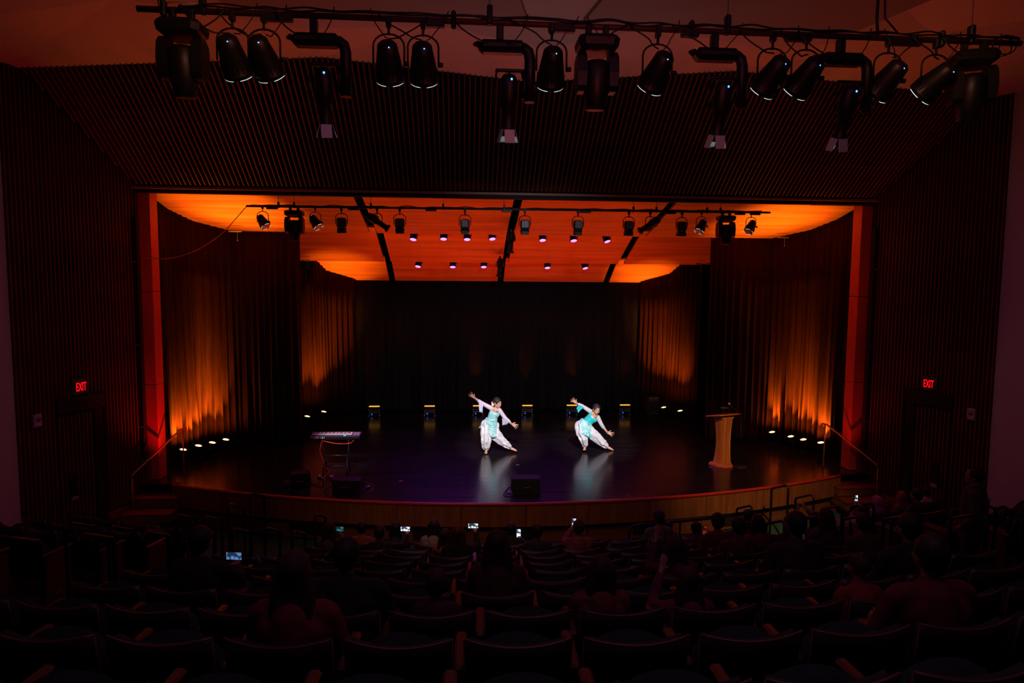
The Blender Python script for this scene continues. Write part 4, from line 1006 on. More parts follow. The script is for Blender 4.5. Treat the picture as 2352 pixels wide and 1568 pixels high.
def put_seat(R, th, z, label, group):
    kk = round((R-R0)/DR)
    x, y, _ = arc(R, th, 0)
    ang = -(-th)              # facing the centre of the arcs
    rot = (0, 0, th)
    if not used[0]:
        proto.location = (x, y, z); proto.rotation_euler = rot; proto['label'] = label; proto['group'] = group; used[0] = True; SEATS.append((kk, th, proto)); return proto
    o = dup(proto, (x, y, z), rot, label, group); SEATS.append((kk, th, o)); return o
nseat = 0
rowname = lambda k: ORD[k]+' row'
for k in range(0, 11):
    R = R0+DR*k; z = fz(k) if k else .006
    step = .6/R
    half = math.atan(.19); n = int(2*half/step); 
    for i in range(n):
        th = (i-(n-1)/2)*step+row_phase(k, n, step)
        p = arc(R, th, z+.85); u, v_, zd = pix(p)
        if zd < .6 or not (-160 < u < 2510) or v_ > 1760: continue
        put_seat(R, th, z, 'dark theatre seat, centre block, %s from the stage, %s from the left aisle' % (rowname(k), ORD[i]), 'centre block seats'); nseat += 1
    for s, nm in ((-1, 'left'), (1, 'right')):
        th0 = math.atan(.315)
        for i in range(9):
            th = s*(th0+(i+.5)*step); p = arc(R, th, z+.85)
            # stay inside the side walls
            lim = 7.4+.35*(13.2-p[1]) if p[1] > 10.7 else 8.3+(10.7-p[1])*.39
            if abs(p[0]) > min(lim, 10)-.4 or (k < 1 and p[1] > 11.6): break
            u, v_, zd = pix(p)
            if zd < .6 or not (-160 < u < 2510) or v_ > 1760: continue
            put_seat(R, th, z, 'dark theatre seat, %s block, %s from the stage, %s from its aisle' % (nm, rowname(k), ORD[i]), '%s block seats' % nm); nseat += 1
# wooden end panels of the side blocks
for s, nm in ((-1, 'left'), (1, 'right')):
    for k in range(0, 8):
        R = R0+DR*k-.17; th = s*(math.atan(.315)-.004); x, y, _ = arc(R, th, 0)
        u, v_, zd = pix((x, y, fz(k)+.5))
        if not (-150 < u < 2500): continue
        t = thing('row_end_panel', 'wooden end panel with armrest on the %s aisle, %s from the stage' % (nm, rowname(k)), 'panel', (x, y, fz(k) if k else .006), (0, 0, th), 'wooden row ends at the aisles')
        mb = MB(); mb.loft([[(xx, a, b) for a, b in ((-.17, .0), (.16, .0), (.2, .58), (-.13, .66))] for xx in (-.02, .02)]); mb.sm = [False]*len(mb.f); obj('panel', mb, ARMW, t)
        mb = MB(); mb.box((0, .03, .645), (.06, .42, .03), .012, Matrix.Rotation(-.0, 4, 'X')); obj('armrest', mb, ARMW, t)
        mb = MB(); mb.box((-s*.025, .0, .12), (.012, .1, .03), .003); obj('aisle_light', mb, GREY, t)

# ------------------------------------------------------------------ aisle rails
RB = mat('rail_black', (.02, .018, .022), .28, .5)
def rail(label, R, th, z, h, grp):
    x, y, _ = arc(R, th, 0); t = thing('aisle_rail', label, 'hand rail', (x, y, z), (0, 0, th), grp)
    L = .42; dzr = -L*DZ/DR; r = .07
    pts = [(0, -L/2, 0), (0, -L/2, h-r), (0, -L/2+.02, h-.02), (0, -L/2+r, h)]
    pts += [(0, L/2-r, h+dzr), (0, L/2-.02, h+dzr-.02), (0, L/2, h+dzr-r), (0, L/2, dzr)]
    mb = MB(); mb.tube(pts, .021, 8); obj('rail_tube', mb, RB, t)
    for yy, z0 in ((-L/2, 0), (L/2, min(0, dzr))):
        mb = MB(); mb.lathe([(.04, z0), (.04, z0+.012), (.022, z0+.02)], 10, Matrix.Translation((0, yy, 0))); obj('floor_flange', mb, RB, t)
for s, nm in ((-1, 'left'), (1, 'right')):
    for i in range(8):
        k = i-1; tn = .20 if s < 0 else .215
        h = 1.0+.02*k+.12*(1 if k > 0 else .2)
        rail('black looped rail on the centre side of the %s aisle, %s from the stage' % (nm, ORD[i]), R0+DR*k, s*math.atan(tn), fz(k), h, 'looped rails of the %s aisle' % nm)
    for i in range(7):
        k = -1.6+.75*i
        rail('black looped rail on the wall side of the %s aisle, %s from the stage' % (nm, ORD[i]), R0+DR*k, s*math.atan(.285), fz(math.floor(k+.5)) if k > 0 else .0, 1.12, 'looped rails of the %s aisle' % nm)
# long rail in front of the first row, right of the middle
t = thing('front_rail', 'long low dark rail before the capped man in the front rows', 'hand rail')
P = [at(1445, 1250, 10.9), at(1445, 1222, 10.9), at(1450, 1210, 10.9), at(1465, 1205, 10.9), at(1560, 1196, 11.0), at(1680, 1184, 11.15), at(1688, 1188, 11.15), at(1690, 1220, 11.15)]
P[0].z = 0; P[-1].z = 0
mb = MB(); mb.tube(P, .022, 8); obj('rail_tube', mb, RB, t)
q = at(1562, 1196, 11.0); mb = MB(); mb.tube([q, (q.x, q.y, 0)], .018, 8); obj('post', mb, RB, t)

# ------------------------------------------------------------------ people in the audience
def headmb(mb, c, s_=1.0, fwd=V((0, 1, 0)), upv=V((0, 0, 1)), detail=False):
    f_ = V(fwd).normalized(); u = V(upv); u = (u-f_*u.dot(f_)).normalized(); r = f_.cross(u)
    M = Matrix.Identity(4)
    for i in range(3): M[i][0] = r[i]; M[i][1] = f_[i]; M[i][2] = u[i]; M[i][3] = c[i]
    M = M @ Matrix.Scale(s_, 4)
    mb.ell((0, -.012, .025), (.076, .094, .088), 16, 12, M)      # skull
    mb.ell((0, .030, -.045), (.055, .058, .062), 14, 10, M)     # jaw
    mb.ell((0, .058, -.088), (.022, .022, .020), 10, 8, M)      # chin
    mb.ell((0, .094, -.022), (.011, .018, .016), 8, 6, M); mb.cap(M @ V((0, .082, .012)), M @ V((0, .098, -.018)), .007*s_, .010*s_, 8)
    for s in (-1, 1):
        mb.ell((s*.076, -.008, -.012), (.010, .020, .030), 8, 8, M)  # ears
        mb.ell((s*.030, .078, .022), (.018, .008, .006), 8, 6, M)    # brow
        mb.ell((s*.038, .060, -.025), (.020, .020, .020), 8, 6, M)   # cheek
    mb.ell((0, .086, -.055), (.022, .008, .006), 8, 6, M); mb.ell((0, .084, -.065), (.018, .008, .006), 8, 6, M)
    return M
def handmb(mb, w_, d, palmn, s_=1.0, spread=.25, curl=.2, thumb=1):
    d = V(d).normalized(); pn = V(palmn); pn = (pn-d*pn.dot(d)).normalized(); sd = d.cross(pn)*thumb
    w_ = V(w_)
    for q in (-.028, -.01, .01, .028): mb.cap(w_+sd*q*.6*s_, w_+d*.075*s_+sd*q*s_, .012*s_, .011*s_, 8)
    for j, (q, L, an) in enumerate(((-.030, .060, -1.4), (-.010, .075, -.4), (.010, .078, .4), (.030, .070, 1.2))):
        b = w_+d*.08*s_+sd*q*s_; dd = (d+sd*an*spread).normalized()
        p1 = b+dd*L*.5*s_; d2 = (dd-pn*curl*(1+.3*j % 2)).normalized(); p2 = p1+d2*L*.5*s_
        mb.cap(b, p1, .0095*s_, .0085*s_, 8); mb.cap(p1, p2, .0085*s_, .007*s_, 8)
    b = w_+d*.02*s_+sd*.026*s_; p1 = b+(d*.6+sd*.9).normalized()*.035*s_; p2 = p1+(d*1.0+sd*.5).normalized()*.03*s_
    mb.cap(b, p1, .013*s_, .010*s_, 8); mb.cap(p1, p2, .010*s_, .008*s_, 8)

CLOTH = {}
SNAP = .10
AUDK = {}
def cloth(c): 
    key = 'cloth_%02d%02d%02d' % tuple(int(x*99) for x in c)
    return mat(key, c, .85, noise=.25, scale=(18, 18, 18), bump=.3)
def audience(label, px, py, k, shirt=(.03, .03, .035), hair='short', hairm=HAIR, arms='lap', lean=0.0, width=1.0, phone=None, yawoff=0.0, fixh=None, hood=False, cap_=False, trousers=(.02, .02, .03)):
    R = R0+DR*k-.26
    # intersect the pixel ray with the row's cylinder
    r = ray(px, py); dx, dy = CAM.x, CAM.y-CY; a = r.x**2+r.y**2; b = 2*(dx*r.x+dy*r.y); c_ = dx*dx+dy*dy-R*R
    tt = (-b-math.sqrt(b*b-4*a*c_))/2/a; P = CAM+r*tt
    z = fz(k) if k else .006; h = P.z-z
    sc_ = h/1.27; th = math.atan2(P.x, CY-P.y)
    best = min([q_ for q_ in SEATS if q_[0] == k] or [None], key=lambda q_: abs(q_[1]-th)) if k >= 0 else None
    if best and abs(best[1]-th)*R < .34:
        dth = best[1]-th
        if abs(dth)*R < SNAP: th = best[1]
        else: th += math.copysign(SNAP/R, dth)
        P = V(arc(R, th, P.z)); o_ = best[2]
        for c_ in o_.children:
            if c_.name.startswith('seat_cushion') and c_.data != CUSH['down']:
                if 'down' not in CUSH: pass
                c_.data = CUSH['down']
    t = thing('person', label, 'person', (P.x, P.y, z), (0, 0, th+yawoff)); S = sc_
    # narrow children more gently
    def q(x, y, zz): return V((x*S*width, y*S, zz*S))
    hc = q(lean*.1, .03, 1.155)
    if phone:
        pw = at(phone[0], phone[1], P.y+.40*S); cr_, sr_ = math.cos(-(th+yawoff)), math.sin(-(th+yawoff)); dv_ = pw-V((P.x, P.y, z))
        lph = V((dv_.x*cr_-dv_.y*sr_, dv_.x*sr_+dv_.y*cr_, dv_.z))
    body = MB()
    body.chain([q(0, .05, .50), q(0, .0, .62), q(0, -.02, .78), q(0, -.01, .92)], [.12*S, .115*S, .12*S, .11*S])
    body.cap(q(-.14, -.0, .93), q(.14, 0, .93), .06*S, .06*S); body.cap(q(0, .0, .95), q(0, .015, 1.08), .055*S, .048*S)
    for s in (-1, 1):
        body.chain([q(s*.09, .05, .50), q(s*.11, .38, .50), q(s*.11, .36, .10)], [.085*S, .062*S, .045*S]); body.cap(q(s*.11, .33, .04), q(s*.11, .50, .035), .035*S, .03*S)
    M = headmb(body, hc, S*1.05)
    sh = {s: q(s*.175, .0, .92) for s in (-1, 1)}; arm = {}
    for s in (-1, 1):
        if arms == 'lap' or (arms == 'right' and (s < 0 or phone)) or (arms == 'left' and s > 0): arm[s] = [sh[s], q(s*.23, .07, .66), q(s*.10, .30, .62)]
        elif arms == 'hug' and s < 0: arm[s] = [sh[s], q(s*.36, .02, .84), q(s*.62, .04, .88)]
        else:
            if arms == 'high': arm[s] = [sh[s], q(s*.24, .22, 1.0), q(s*.10, .34, 1.22)]
            else: arm[s] = [sh[s], q(s*.25, .22, .84), q(s*.12, .38, 1.10)]
            if arms == 'hug': arm[s] = [sh[s], q(s*.23, .07, .66), q(s*.10, .30, .62)]
        if phone and (arms == 'high' or s*(lph.x) > 0):
            wr_ = lph+V((s*.035, -.02, -.075))*S; mid = sh[s].lerp(wr_, .5)
            arm[s] = [sh[s], mid+V((s*.07, .02, -.10))*S, wr_]
        body.chain(arm[s], [.045*S, .036*S, .026*S])
        dd = (arm[s][2]-arm[s][1]).normalized()
        handmb(body, arm[s][2], dd, V((0, -1, 0)) if abs(dd.y) < .8 else V((0, 0, 1)), S, .12, .5, -s)
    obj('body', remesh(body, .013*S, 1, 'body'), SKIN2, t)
    cm = MB()
    cm.chain([q(0, .05, .48), q(0, .0, .62), q(0, -.025, .78), q(0, -.02, .90)], [.148*S, .143*S, .150*S, .135*S])
    for s in (-1, 1): cm.cap(q(s*.07, .0, .55), q(s*.10, -.02, .84), .10*S, .105*S)
    cm.cap(q(-.15, 0, .93), q(.15, 0, .93), .072*S, .072*S); cm.cap(q(0, -.005, .95), q(0, -.0, .99), .085*S, .068*S)
    for s in (-1, 1): cm.chain([arm[s][0], arm[s][1], arm[s][1].lerp(arm[s][2], .8)], [.066*S, .056*S, .045*S])
    if hood: cm.ell(q(0, -.03, 1.13), (.105*S, .115*S, .14*S), 14, 10); cm.cap(q(0, -.04, .98), q(0, -.03, 1.05), .11*S, .09*S)
    obj('shirt', remesh(cm, .017*S, 2, 'shirt'), cloth(shirt), t)
    tr = MB()
    for s in (-1, 1): tr.chain([q(s*.09, .06, .50), q(s*.11, .38, .50), q(s*.11, .36, .14)], [.105*S, .08*S, .062*S])
    obj('trousers', remesh(tr, .02*S, 1, 'trousers'), cloth(trousers), t)
    hm = MB()
    if not hood:
        k2 = 1.05*S
        def H(x, y, zz): return hc+V((x, y, zz))*k2
        if hair == 'buzz': hm.ell(H(0, -.018, .032), (.080*k2, .092*k2, .088*k2), 16, 12)
        else:
            hm.ell(H(0, -.022, .032), (.090*k2, .100*k2, .096*k2), 16, 12); hm.ell(H(0, -.045, -.02), (.080*k2, .065*k2, .07*k2), 12, 10)
        if hair == 'bob':
            for s in (-1, 0, 1): hm.chain([H(s*.05, -.035, .02), H(s*.065, -.045, -.08), H(s*.07, -.045, -.17)], [.06*k2, .055*k2, .045*k2])
        if hair in ('long', 'verylong'):
            L = -.30 if hair == 'long' else -.46
            for s in (-1, -.35, .35, 1): hm.chain([H(s*.05, -.04, .0), H(s*.072, -.055, -.12), H(s*.08, -.075, L*.75), H(s*.07, -.085, L)], [.055*k2, .052*k2, .05*k2, .03*k2])
        if hair == 'pony': hm.chain([H(0, -.10, .04), H(0, -.14, -.02), H(0, -.13, -.16)], [.035*k2, .032*k2, .018*k2])
        if hair == 'bun': hm.ell(H(0, -.10, .07), (.045*k2, .04*k2, .042*k2), 12, 8)
        obj('hair', remesh(hm, .010*S, 2, 'hair'), hairm, t)
    if cap_:
        cm = MB(); kk = S*1.05; cm.ell(hc+V((0, -.012, .052))*kk, (.098*kk, .110*kk, .080*kk), 16, 10); cm.ell(hc+V((0, .12, .045))*kk, (.07*kk, .075*kk, .012*kk), 14, 6); obj('cap', remesh(cm, .009, 1, 'cap'), cloth((.02, .028, .06)), t)
    if phone:
        ax, ay, bright, land, colr = phone
        Yp = P.y+.40*S; pp = at(ax, ay, Yp)
        ph = thing('phone', 'lit phone of the ' + ' '.join(label.split()[:12]), 'phone', pp, (.0, 0, th))
        w2, h2 = (.145, .07) if land else (.07, .145)
        mb = MB(); mb.box((0, 0, 0), (w2, .009, h2), .003); obj('phone_case', mb, BLACK, ph)
        mb = MB(); mb.box((0, -.0055, 0), (w2*.92, .001, h2*.9), 0); obj('screen', mb, screen_mat(bright, colr), ph)
    return t
def screen_mat(b, colr):
    name = 'screen_%d_%s' % (int(b*100), colr)
    if name in MATS: return MATS[name]
    mt = bpy.data.materials.new(name); mt.use_nodes = True; nt = mt.node_tree; bs = nt.nodes['Principled BSDF']
    tc = nt.nodes.new('ShaderNodeTexCoord'); vo = nt.nodes.new('ShaderNodeTexVoronoi'); vo.inputs['Scale'].default_value = 22
    cr = nt.nodes.new('ShaderNodeValToRGB'); e = cr.color_ramp.elements
    c = {'blue': (.2, .45, 1.0), 'teal': (.1, .5, .6), 'violet': (.35, .2, .9), 'red': (.8, .06, .05)}[colr]
    e[0].position = .28; e[0].color = (1, 1, 1, 1) if b > .5 else (*c, 1); e[1].position = .55; e[1].color = tuple(x*.12 for x in c)+(1,)
    nt.links.new(tc.outputs['Object'], vo.inputs['Vector']); nt.links.new(vo.outputs['Distance'], cr.inputs[0])
    nt.links.new(cr.outputs[0], bs.inputs['Emission Color']); bs.inputs['Emission Strength'].default_value = b; bs.inputs['Base Color'].default_value = (.01, .01, .01, 1)
    MATS[name] = mt; return mt

for a in AUD: audience(**a)

# standing man at the right edge
def standing(label, px, py, k, shirt):
    R = R0+DR*k; r = ray(px, py); dx, dy = CAM.x, CAM.y-CY; a = r.x**2+r.y**2; b = 2*(dx*r.x+dy*r.y); c_ = dx*dx+dy*dy-R*R
    tt = (-b-math.sqrt(b*b-4*a*c_))/2/a; P = CAM+r*tt; z = fz(k); S = (P.z-z)/1.72
    t = thing('person', label, 'person', (P.x, P.y, z), (0, 0, .9)); 
    def q(x, y, zz): return V((x, y, zz))*S
    bm = MB(); bm.chain([q(0, 0, .92), q(0, .0, 1.1), q(0, 0, 1.25), q(0, 0, 1.40)], [.13, .115, .125, .11]); bm.cap(q(-.14, 0, 1.42), q(.14, 0, 1.42), .055, .055); bm.cap(q(0, 0, 1.42), q(0, .02, 1.53), .055, .05)
    for s in (-1, 1):
        bm.chain([q(s*.09, 0, .92), q(s*.10, .03, .5), q(s*.10, 0, .1)], [.09, .065, .045]); bm.cap(q(s*.10, -.03, .04), q(s*.10, .15, .03), .035, .03)
        pts = [q(s*.18, 0, 1.41), q(s*.24, -.02, 1.12), q(s*.20, .16, .95)]; bm.chain(pts, [.05, .04, .028]); handmb(bm, pts[2], pts[2]-pts[1], V((-s, 0, 0)), S, .1, .4, s)
    headmb(bm, q(0, .03, 1.60), S*1.05, V((0, 1, -.25)))
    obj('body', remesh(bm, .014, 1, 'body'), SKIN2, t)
    cm = MB(); cm.chain([q(0, 0, .85), q(0, 0, 1.1), q(0, 0, 1.25), q(0, 0, 1.38)], [.165, .155, .16, .14]); cm.cap(q(-.15, 0, 1.40), q(.15, 0, 1.40), .075, .075)
    for s in (-1, 1): cm.chain([q(s*.18, 0, 1.41), q(s*.24, -.02, 1.12), q(s*.21, .1, 1.0)], [.072, .06, .05])
    obj('jacket', remesh(cm, .02, 2, 'jacket'), cloth(shirt), t)
    tr = MB()
    for s in (-1, 1): tr.chain([q(s*.09, 0, .92), q(s*.10, .03, .5), q(s*.10, 0, .1)], [.115, .085, .065])
    obj('trousers', remesh(tr, .02, 1, 'trousers'), cloth((.02, .02, .025)), t)
    hm = MB(); hm.ell(q(0, 0, 1.64), (.092*S, .105*S, .095*S), 16, 12); obj('hair', remesh(hm, .012, 1, 'hair'), HAIR, t)
standing('person standing with bowed head in the right aisle before the purple wall', 2243, 1078, 3.2, (.06, .05, .05))

# ------------------------------------------------------------------ dancers
def lace_mat(name, base, hole, scale=90):
    if name in MATS: return MATS[name]
    mt = bpy.data.materials.new(name); mt.use_nodes = True; nt = mt.node_tree; b = nt.nodes['Principled BSDF']
    tc = nt.nodes.new('ShaderNodeTexCoord'); vo = nt.nodes.new('ShaderNodeTexVoronoi'); vo.inputs['Scale'].default_value = scale; vo.feature = 'DISTANCE_TO_EDGE'
    cr = nt.nodes.new('ShaderNodeValToRGB'); cr.color_ramp.elements[0].position = .10; cr.color_ramp.elements[0].color = (*base, 1); cr.color_ramp.elements[1].position = .22; cr.color_ramp.elements[1].color = (*hole, 1)
    nt.links.new(tc.outputs['Object'], vo.inputs['Vector']); nt.links.new(vo.outputs['Distance'], cr.inputs[0]); nt.links.new(cr.outputs[0], b.inputs['Base Color']); b.inputs['Roughness'].default_value = .6
    MATS[name] = mt; return mt
def brocade(name, c1, c2, thr=.5, scale=22):
    if name in MATS: return MATS[name]
    mt = bpy.data.materials.new(name); mt.use_nodes = True; nt = mt.node_tree; b = nt.nodes['Principled BSDF']
    tc = nt.nodes.new('ShaderNodeTexCoord'); nz = nt.nodes.new('ShaderNodeTexNoise'); nz.inputs['Scale'].default_value = scale; nz.inputs['Detail'].default_value = 2; nz.inputs['Distortion'].default_value = 1.5
    cr = nt.nodes.new('ShaderNodeValToRGB'); cr.color_ramp.elements[0].position = thr-.03; cr.color_ramp.elements[0].color = (*c1, 1); cr.color_ramp.elements[1].position = thr+.03; cr.color_ramp.elements[1].color = (*c2, 1)
    nt.links.new(tc.outputs['Object'], nz.inputs['Vector']); nt.links.new(nz.outputs['Fac'], cr.inputs[0]); nt.links.new(cr.outputs[0], b.inputs['Base Color']); b.inputs['Roughness'].default_value = .4
    MATS[name] = mt; return mt

def dancer(label, ox, oy, Y, J, col, skirt, cuff, flower, headdir, headup):
    """J: joints in the dancer's own 8.71-times enlarged view, each with a depth offset in metres (positive is upstage)"""
    def W(x, y, d=0.0): return at(ox+x/8.71, oy+y/8.71, Y+d)
    base = W(*J['footL'][:2]); base.z = ST
    t = thing('person', label, 'person', (base.x, Y, ST))
    O = V((base.x, Y, ST))
    def Q(key):
        v = J[key] if isinstance(key, str) else key
        return W(*v)-O
    bm = MB()
    # torso
    bm.chain([Q('hip'), Q('waist'), Q('chest')], [.115, .095, .105]); bm.cap(Q('shL'), Q('shR'), .045, .045); bm.chain([Q('chest'), Q('neck')], [.09, .05]); bm.cap(Q('neck'), Q('head'), .042, .04)
    bm.cap(Q('hipL'), Q('hipR'), .10, .10)
    for s in 'LR':
        bm.chain([Q('hip'+s), Q('knee'+s), Q('ankle'+s)], [.088, .058, .036])
        bm.chain([Q('sh'+s), Q('el'+s), Q('wr'+s)], [.042, .034, .022])
    # feet
    for s in 'LR':
        a = Q('ankle'+s); f_ = Q('foot'+s); f_.z = max(f_.z, .022); a2 = a.copy(); a2.z = max(a2.z, .05)
        bm.chain([a, a2, a2.lerp(f_, .6), f_], [.034, .036, .030, .020])
        d = (f_-a2); d.z = 0; d = d.normalized(); sd = V((-d.y, d.x, 0))
        for q in range(5): b0 = f_+sd*(-.028+.014*q)-d*.01; bm.cap(b0, b0+d*(.035-.004*q)+V((0, 0, -.004)), .009, .008, 8)
    for s, sg in (('L', 1), ('R', -1)):
        h = Q('hand'+s); w_ = Q('wr'+s); handmb(bm, w_, h-w_, V((0, -1, 0)), 1.0, .38, .05, J['thumb'+s])
    M = headmb(bm, Q('head'), 1.06, headdir, headup)
    obj('body', remesh(bm, .0065, 1, 'body'), SKIN, t)
    # face details
    em = mat('eye_white', (.7, .68, .65), .3); dm = mat('eye_dark', (.01, .008, .008), .3); lm = mat('lips', (.35, .05, .06), .4)
    for s in (-1, 1):
        mb = MB(); mb.ell((s*.029, .075, .0), (.010, .007, .0045), 10, 8, M); obj('eye', mb, em, t)
        mb = MB(); mb.ell((s*.029, .079, .0), (.0055, .004, .005), 8, 6, M); mb.ell((s*.029, .078, .006), (.013, .006, .002), 8, 6, M); mb.ell((s*.031, .082, .022), (.015, .005, .0022), 8, 6, M); obj('iris_and_brow', mb, dm, t)
    mb = MB(); mb.ell((0, .093, -.058), (.020, .006, .008), 10, 6, M); obj('lips', mb, lm, t)
    # hair
    hm = MB(); hm.ell((0, -.020, .036), (.086, .098, .090), 18, 14, M); hm.ell((0, -.09, -.01), (.05, .045, .05), 12, 10, M)
    for s in (-1, 1): hm.ell((s*.062, .012, .030), (.024, .045, .040), 10, 8, M)
    obj('hair', remesh(hm, .007, 1, 'hair'), HAIR, t)
    if flower:
        for i, c_ in enumerate(((.75, .02, .04), (.8, .75, .65), (.85, .8, .7))):
            mb = MB(); a = Matrix.Translation((.035+.012*i, -.118+.024*i, -.015-.022*i)); mb.ell((0, 0, 0), (.028, .024, .026), 10, 6, M @ a)
            for q in range(5): mb.ell((.02*math.cos(q*1.26), .0, .02*math.sin(q*1.26)), (.016, .014, .016), 8, 6, M @ a)
            obj('hair_flower', mb, mat('flower%d' % i, c_, .6), t)
    for s in (-1, 1):
        mb = MB(); mb.ell((s*.084, -.004, -.055), (.007, .007, .018), 8, 6, M); obj('earring', mb, GOLD, t)
    # necklace
    mb = MB(); c0 = Q('neck'); mb.tube([c0+V((.055*math.cos(a*.5), -.055-.03*abs(math.sin(a*.5)), -.0-.055*math.sin(a*.5))) for a in range(0, 7)], .006, 6); obj('necklace', mb, GREY, t)
    # satin harem trousers: one cloth surface per leg gathered at the ankle
    pm = MB(); pm.cap(Q('hipL'), Q('hipR'), .135, .13)
    for s in 'LR':
        ch = J['pants'+s]; pm.chain([Q(v[:3]) for v in ch], [v[3] for v in ch])
    me = remesh(pm, .010, 3, 'trousers')
    segs = []
    for s in 'LR':
        pp = [Q(v[:3]) for v in J['pants'+s]]; segs += list(zip(pp[:-1], pp[1:]))
    for v in me.vertices:       # folds
        c_ = v.co; nn = v.normal
        amp = .014
        bs = None
        for (pa, pb) in segs:      # nearest leg axis
            ab = pb-pa; u = max(0, min(1, (c_-pa).dot(ab)/ab.length_squared)); dd = (c_-pa-ab*u).length
            if bs is None or dd < bs[0]: bs = (dd, ab.normalized(), c_-pa-ab*u, u)
        ax = bs[1]; e1 = ax.cross(V((0, 1, 0))).normalized(); e2 = ax.cross(e1); an = math.atan2(bs[2].dot(e2), bs[2].dot(e1))
        along = c_.dot(ax); n1 = mathutils.noise.noise(c_*4)
        v.co = c_+nn*(.006+.016*math.sin(an*5+n1*3+along*3)+.007*math.sin(an*9-along*6+n1*4)+.005*math.sin(along*38+an*2+n1*5))
    o = obj('trousers', me, SATIN, t); sm_ = o.modifiers.new('soft', 'SMOOTH'); sm_.iterations = 2; sm_.factor = .5
    # tunic bodice
    tm = MB(); tm.chain([Q('hip'), Q('waist'), Q('chest')], [.145, .115, .130])
    tm.cap(Q('shL').lerp(Q('shR'), .14), Q('shL').lerp(Q('shR'), .86), .055, .055); tm.cap(Q('hipL'), Q('hipR'), .125, .125)
    c1 = Q('chest'); across = (Q('shR')-Q('shL')).normalized()
    for s in (-1, 1): tm.ell(c1+across*s*.05+V((0, -.062, .005)), (.075, .062, .070), 12, 10)
    me = remesh(tm, .009, 7, 'bodice')
    # open the neckline
    bmm = bmesh.new(); bmm.from_mesh(me); nk = Q('neck'); dn = (Q('chest')-nk).normalized()
    dele = [v for v in bmm.verts if (v.co-(nk+V((0, -.07, 0))-dn*.02)).length < .105 and v.co.y < nk.y+.02]
    bmesh.ops.delete(bmm, geom=dele, context='VERTS'); bmm.to_mesh(me); bmm.free()
    obj('bodice', me, col['bodice'], t)
    # tunic skirt: front and back cloth panels, hem given in the picture's own points
    for nm_, hem, dpt in (('tunic_skirt', skirt['front'], -.19), ('tunic_back_panel', skirt['back'], .13)):
        topL, topR = [Q(v) for v in skirt['waist']]
        nU, nV = 16, 14; vs = []
        for j in range(nV+1):
            for i in range(nU+1):
                u = i/nU; v_ = j/nV
                tp_ = topL.lerp(topR, u); q = u*(len(hem)-1); a = min(int(q), len(hem)-2); hp = (W(*hem[a], 0)-O).lerp(W(*hem[a+1], 0)-O, q-a)
                p = tp_.lerp(hp, v_); bulge = math.sin(PI*u)
                p = p+V((0, dpt*(.75+.25*v_)*(.55+.45*bulge)+.012*v_*math.sin(u*26+v_*3), 0)); vs.append(p)
        fs = [(j*(nU+1)+i, j*(nU+1)+i+1, (j+1)*(nU+1)+i+1, (j+1)*(nU+1)+i) for j in range(nV) for i in range(nU)]
        mb = MB(); mb.add(vs, fs, True); o = obj(nm_, mb, col['skirt'], t); so = o.modifiers.new('s', 'SOLIDIFY'); so.thickness = .006
    # sleeves
    for s in 'LR':
        sh, el, wr = Q('sh'+s), Q('el'+s), Q('wr'+s)
        sm2 = MB(); end = el.lerp(wr, cuff[s][0]); sm2.chain([sh, el, end], [.058, .046, .040]); obj('sleeve', remesh(sm2, .009, 2, 'sleeve'), col['sleeve'], t)
        # bell cuff: flared cloth hanging from forearm
        hang = [W(*p, -.02)-O for p in cuff[s][1]]
        a0 = sh.lerp(el, .85) if cuff[s][2] else el.lerp(wr, .0); a1 = end
        nU, nV = 10, 8; vs = []
        for side in (-1, 1):
            for j in range(nV+1):
                for i in range(nU+1):
                    u = i/nU; v_ = j/nV; tp_ = a0.lerp(a1, u); q = u*(len(hang)-1); a = min(int(q), len(hang)-2); hp = hang[a].lerp(hang[a+1], q-a)
                    p = tp_.lerp(hp, v_); vs.append(p+V((0, side*(.045*(1-.35*v_))+.008*math.sin(u*14+v_*4)*v_, 0)))
        n1 = (nU+1)*(nV+1)
        fs = [(k_*n1+j*(nU+1)+i, k_*n1+j*(nU+1)+i+1, k_*n1+(j+1)*(nU+1)+i+1, k_*n1+(j+1)*(nU+1)+i) for k_ in (0, 1) for j in range(nV) for i in range(nU)]
        mb = MB(); mb.add(vs, fs, True); o = obj('sleeve_flare', mb, col['flare'], t); so = o.modifiers.new('s', 'SOLIDIFY'); so.thickness = .003
        d = (wr-el).normalized(); mb = MB(); c_ = wr-d*.015
        e1 = d.orthogonal().normalized(); e2 = d.cross(e1)
        mb.tube([c_+(e1*math.cos(a*.5236)+e2*math.sin(a*.5236))*.029 for a in range(13)], .008, 6); obj('bracelet', mb, GREY, t)
        an = Q('ankle'+s); kd = (an-Q('knee'+s)).normalized(); e1 = kd.orthogonal().normalized(); e2 = kd.cross(e1); mb = MB()
        for q in (0, .018): mb.tube([an-kd*q+(e1*math.cos(a*.5236)+e2*math.sin(a*.5236))*.040 for a in range(13)], .007, 6)
        obj('anklet', mb, GOLD, t)
    return t

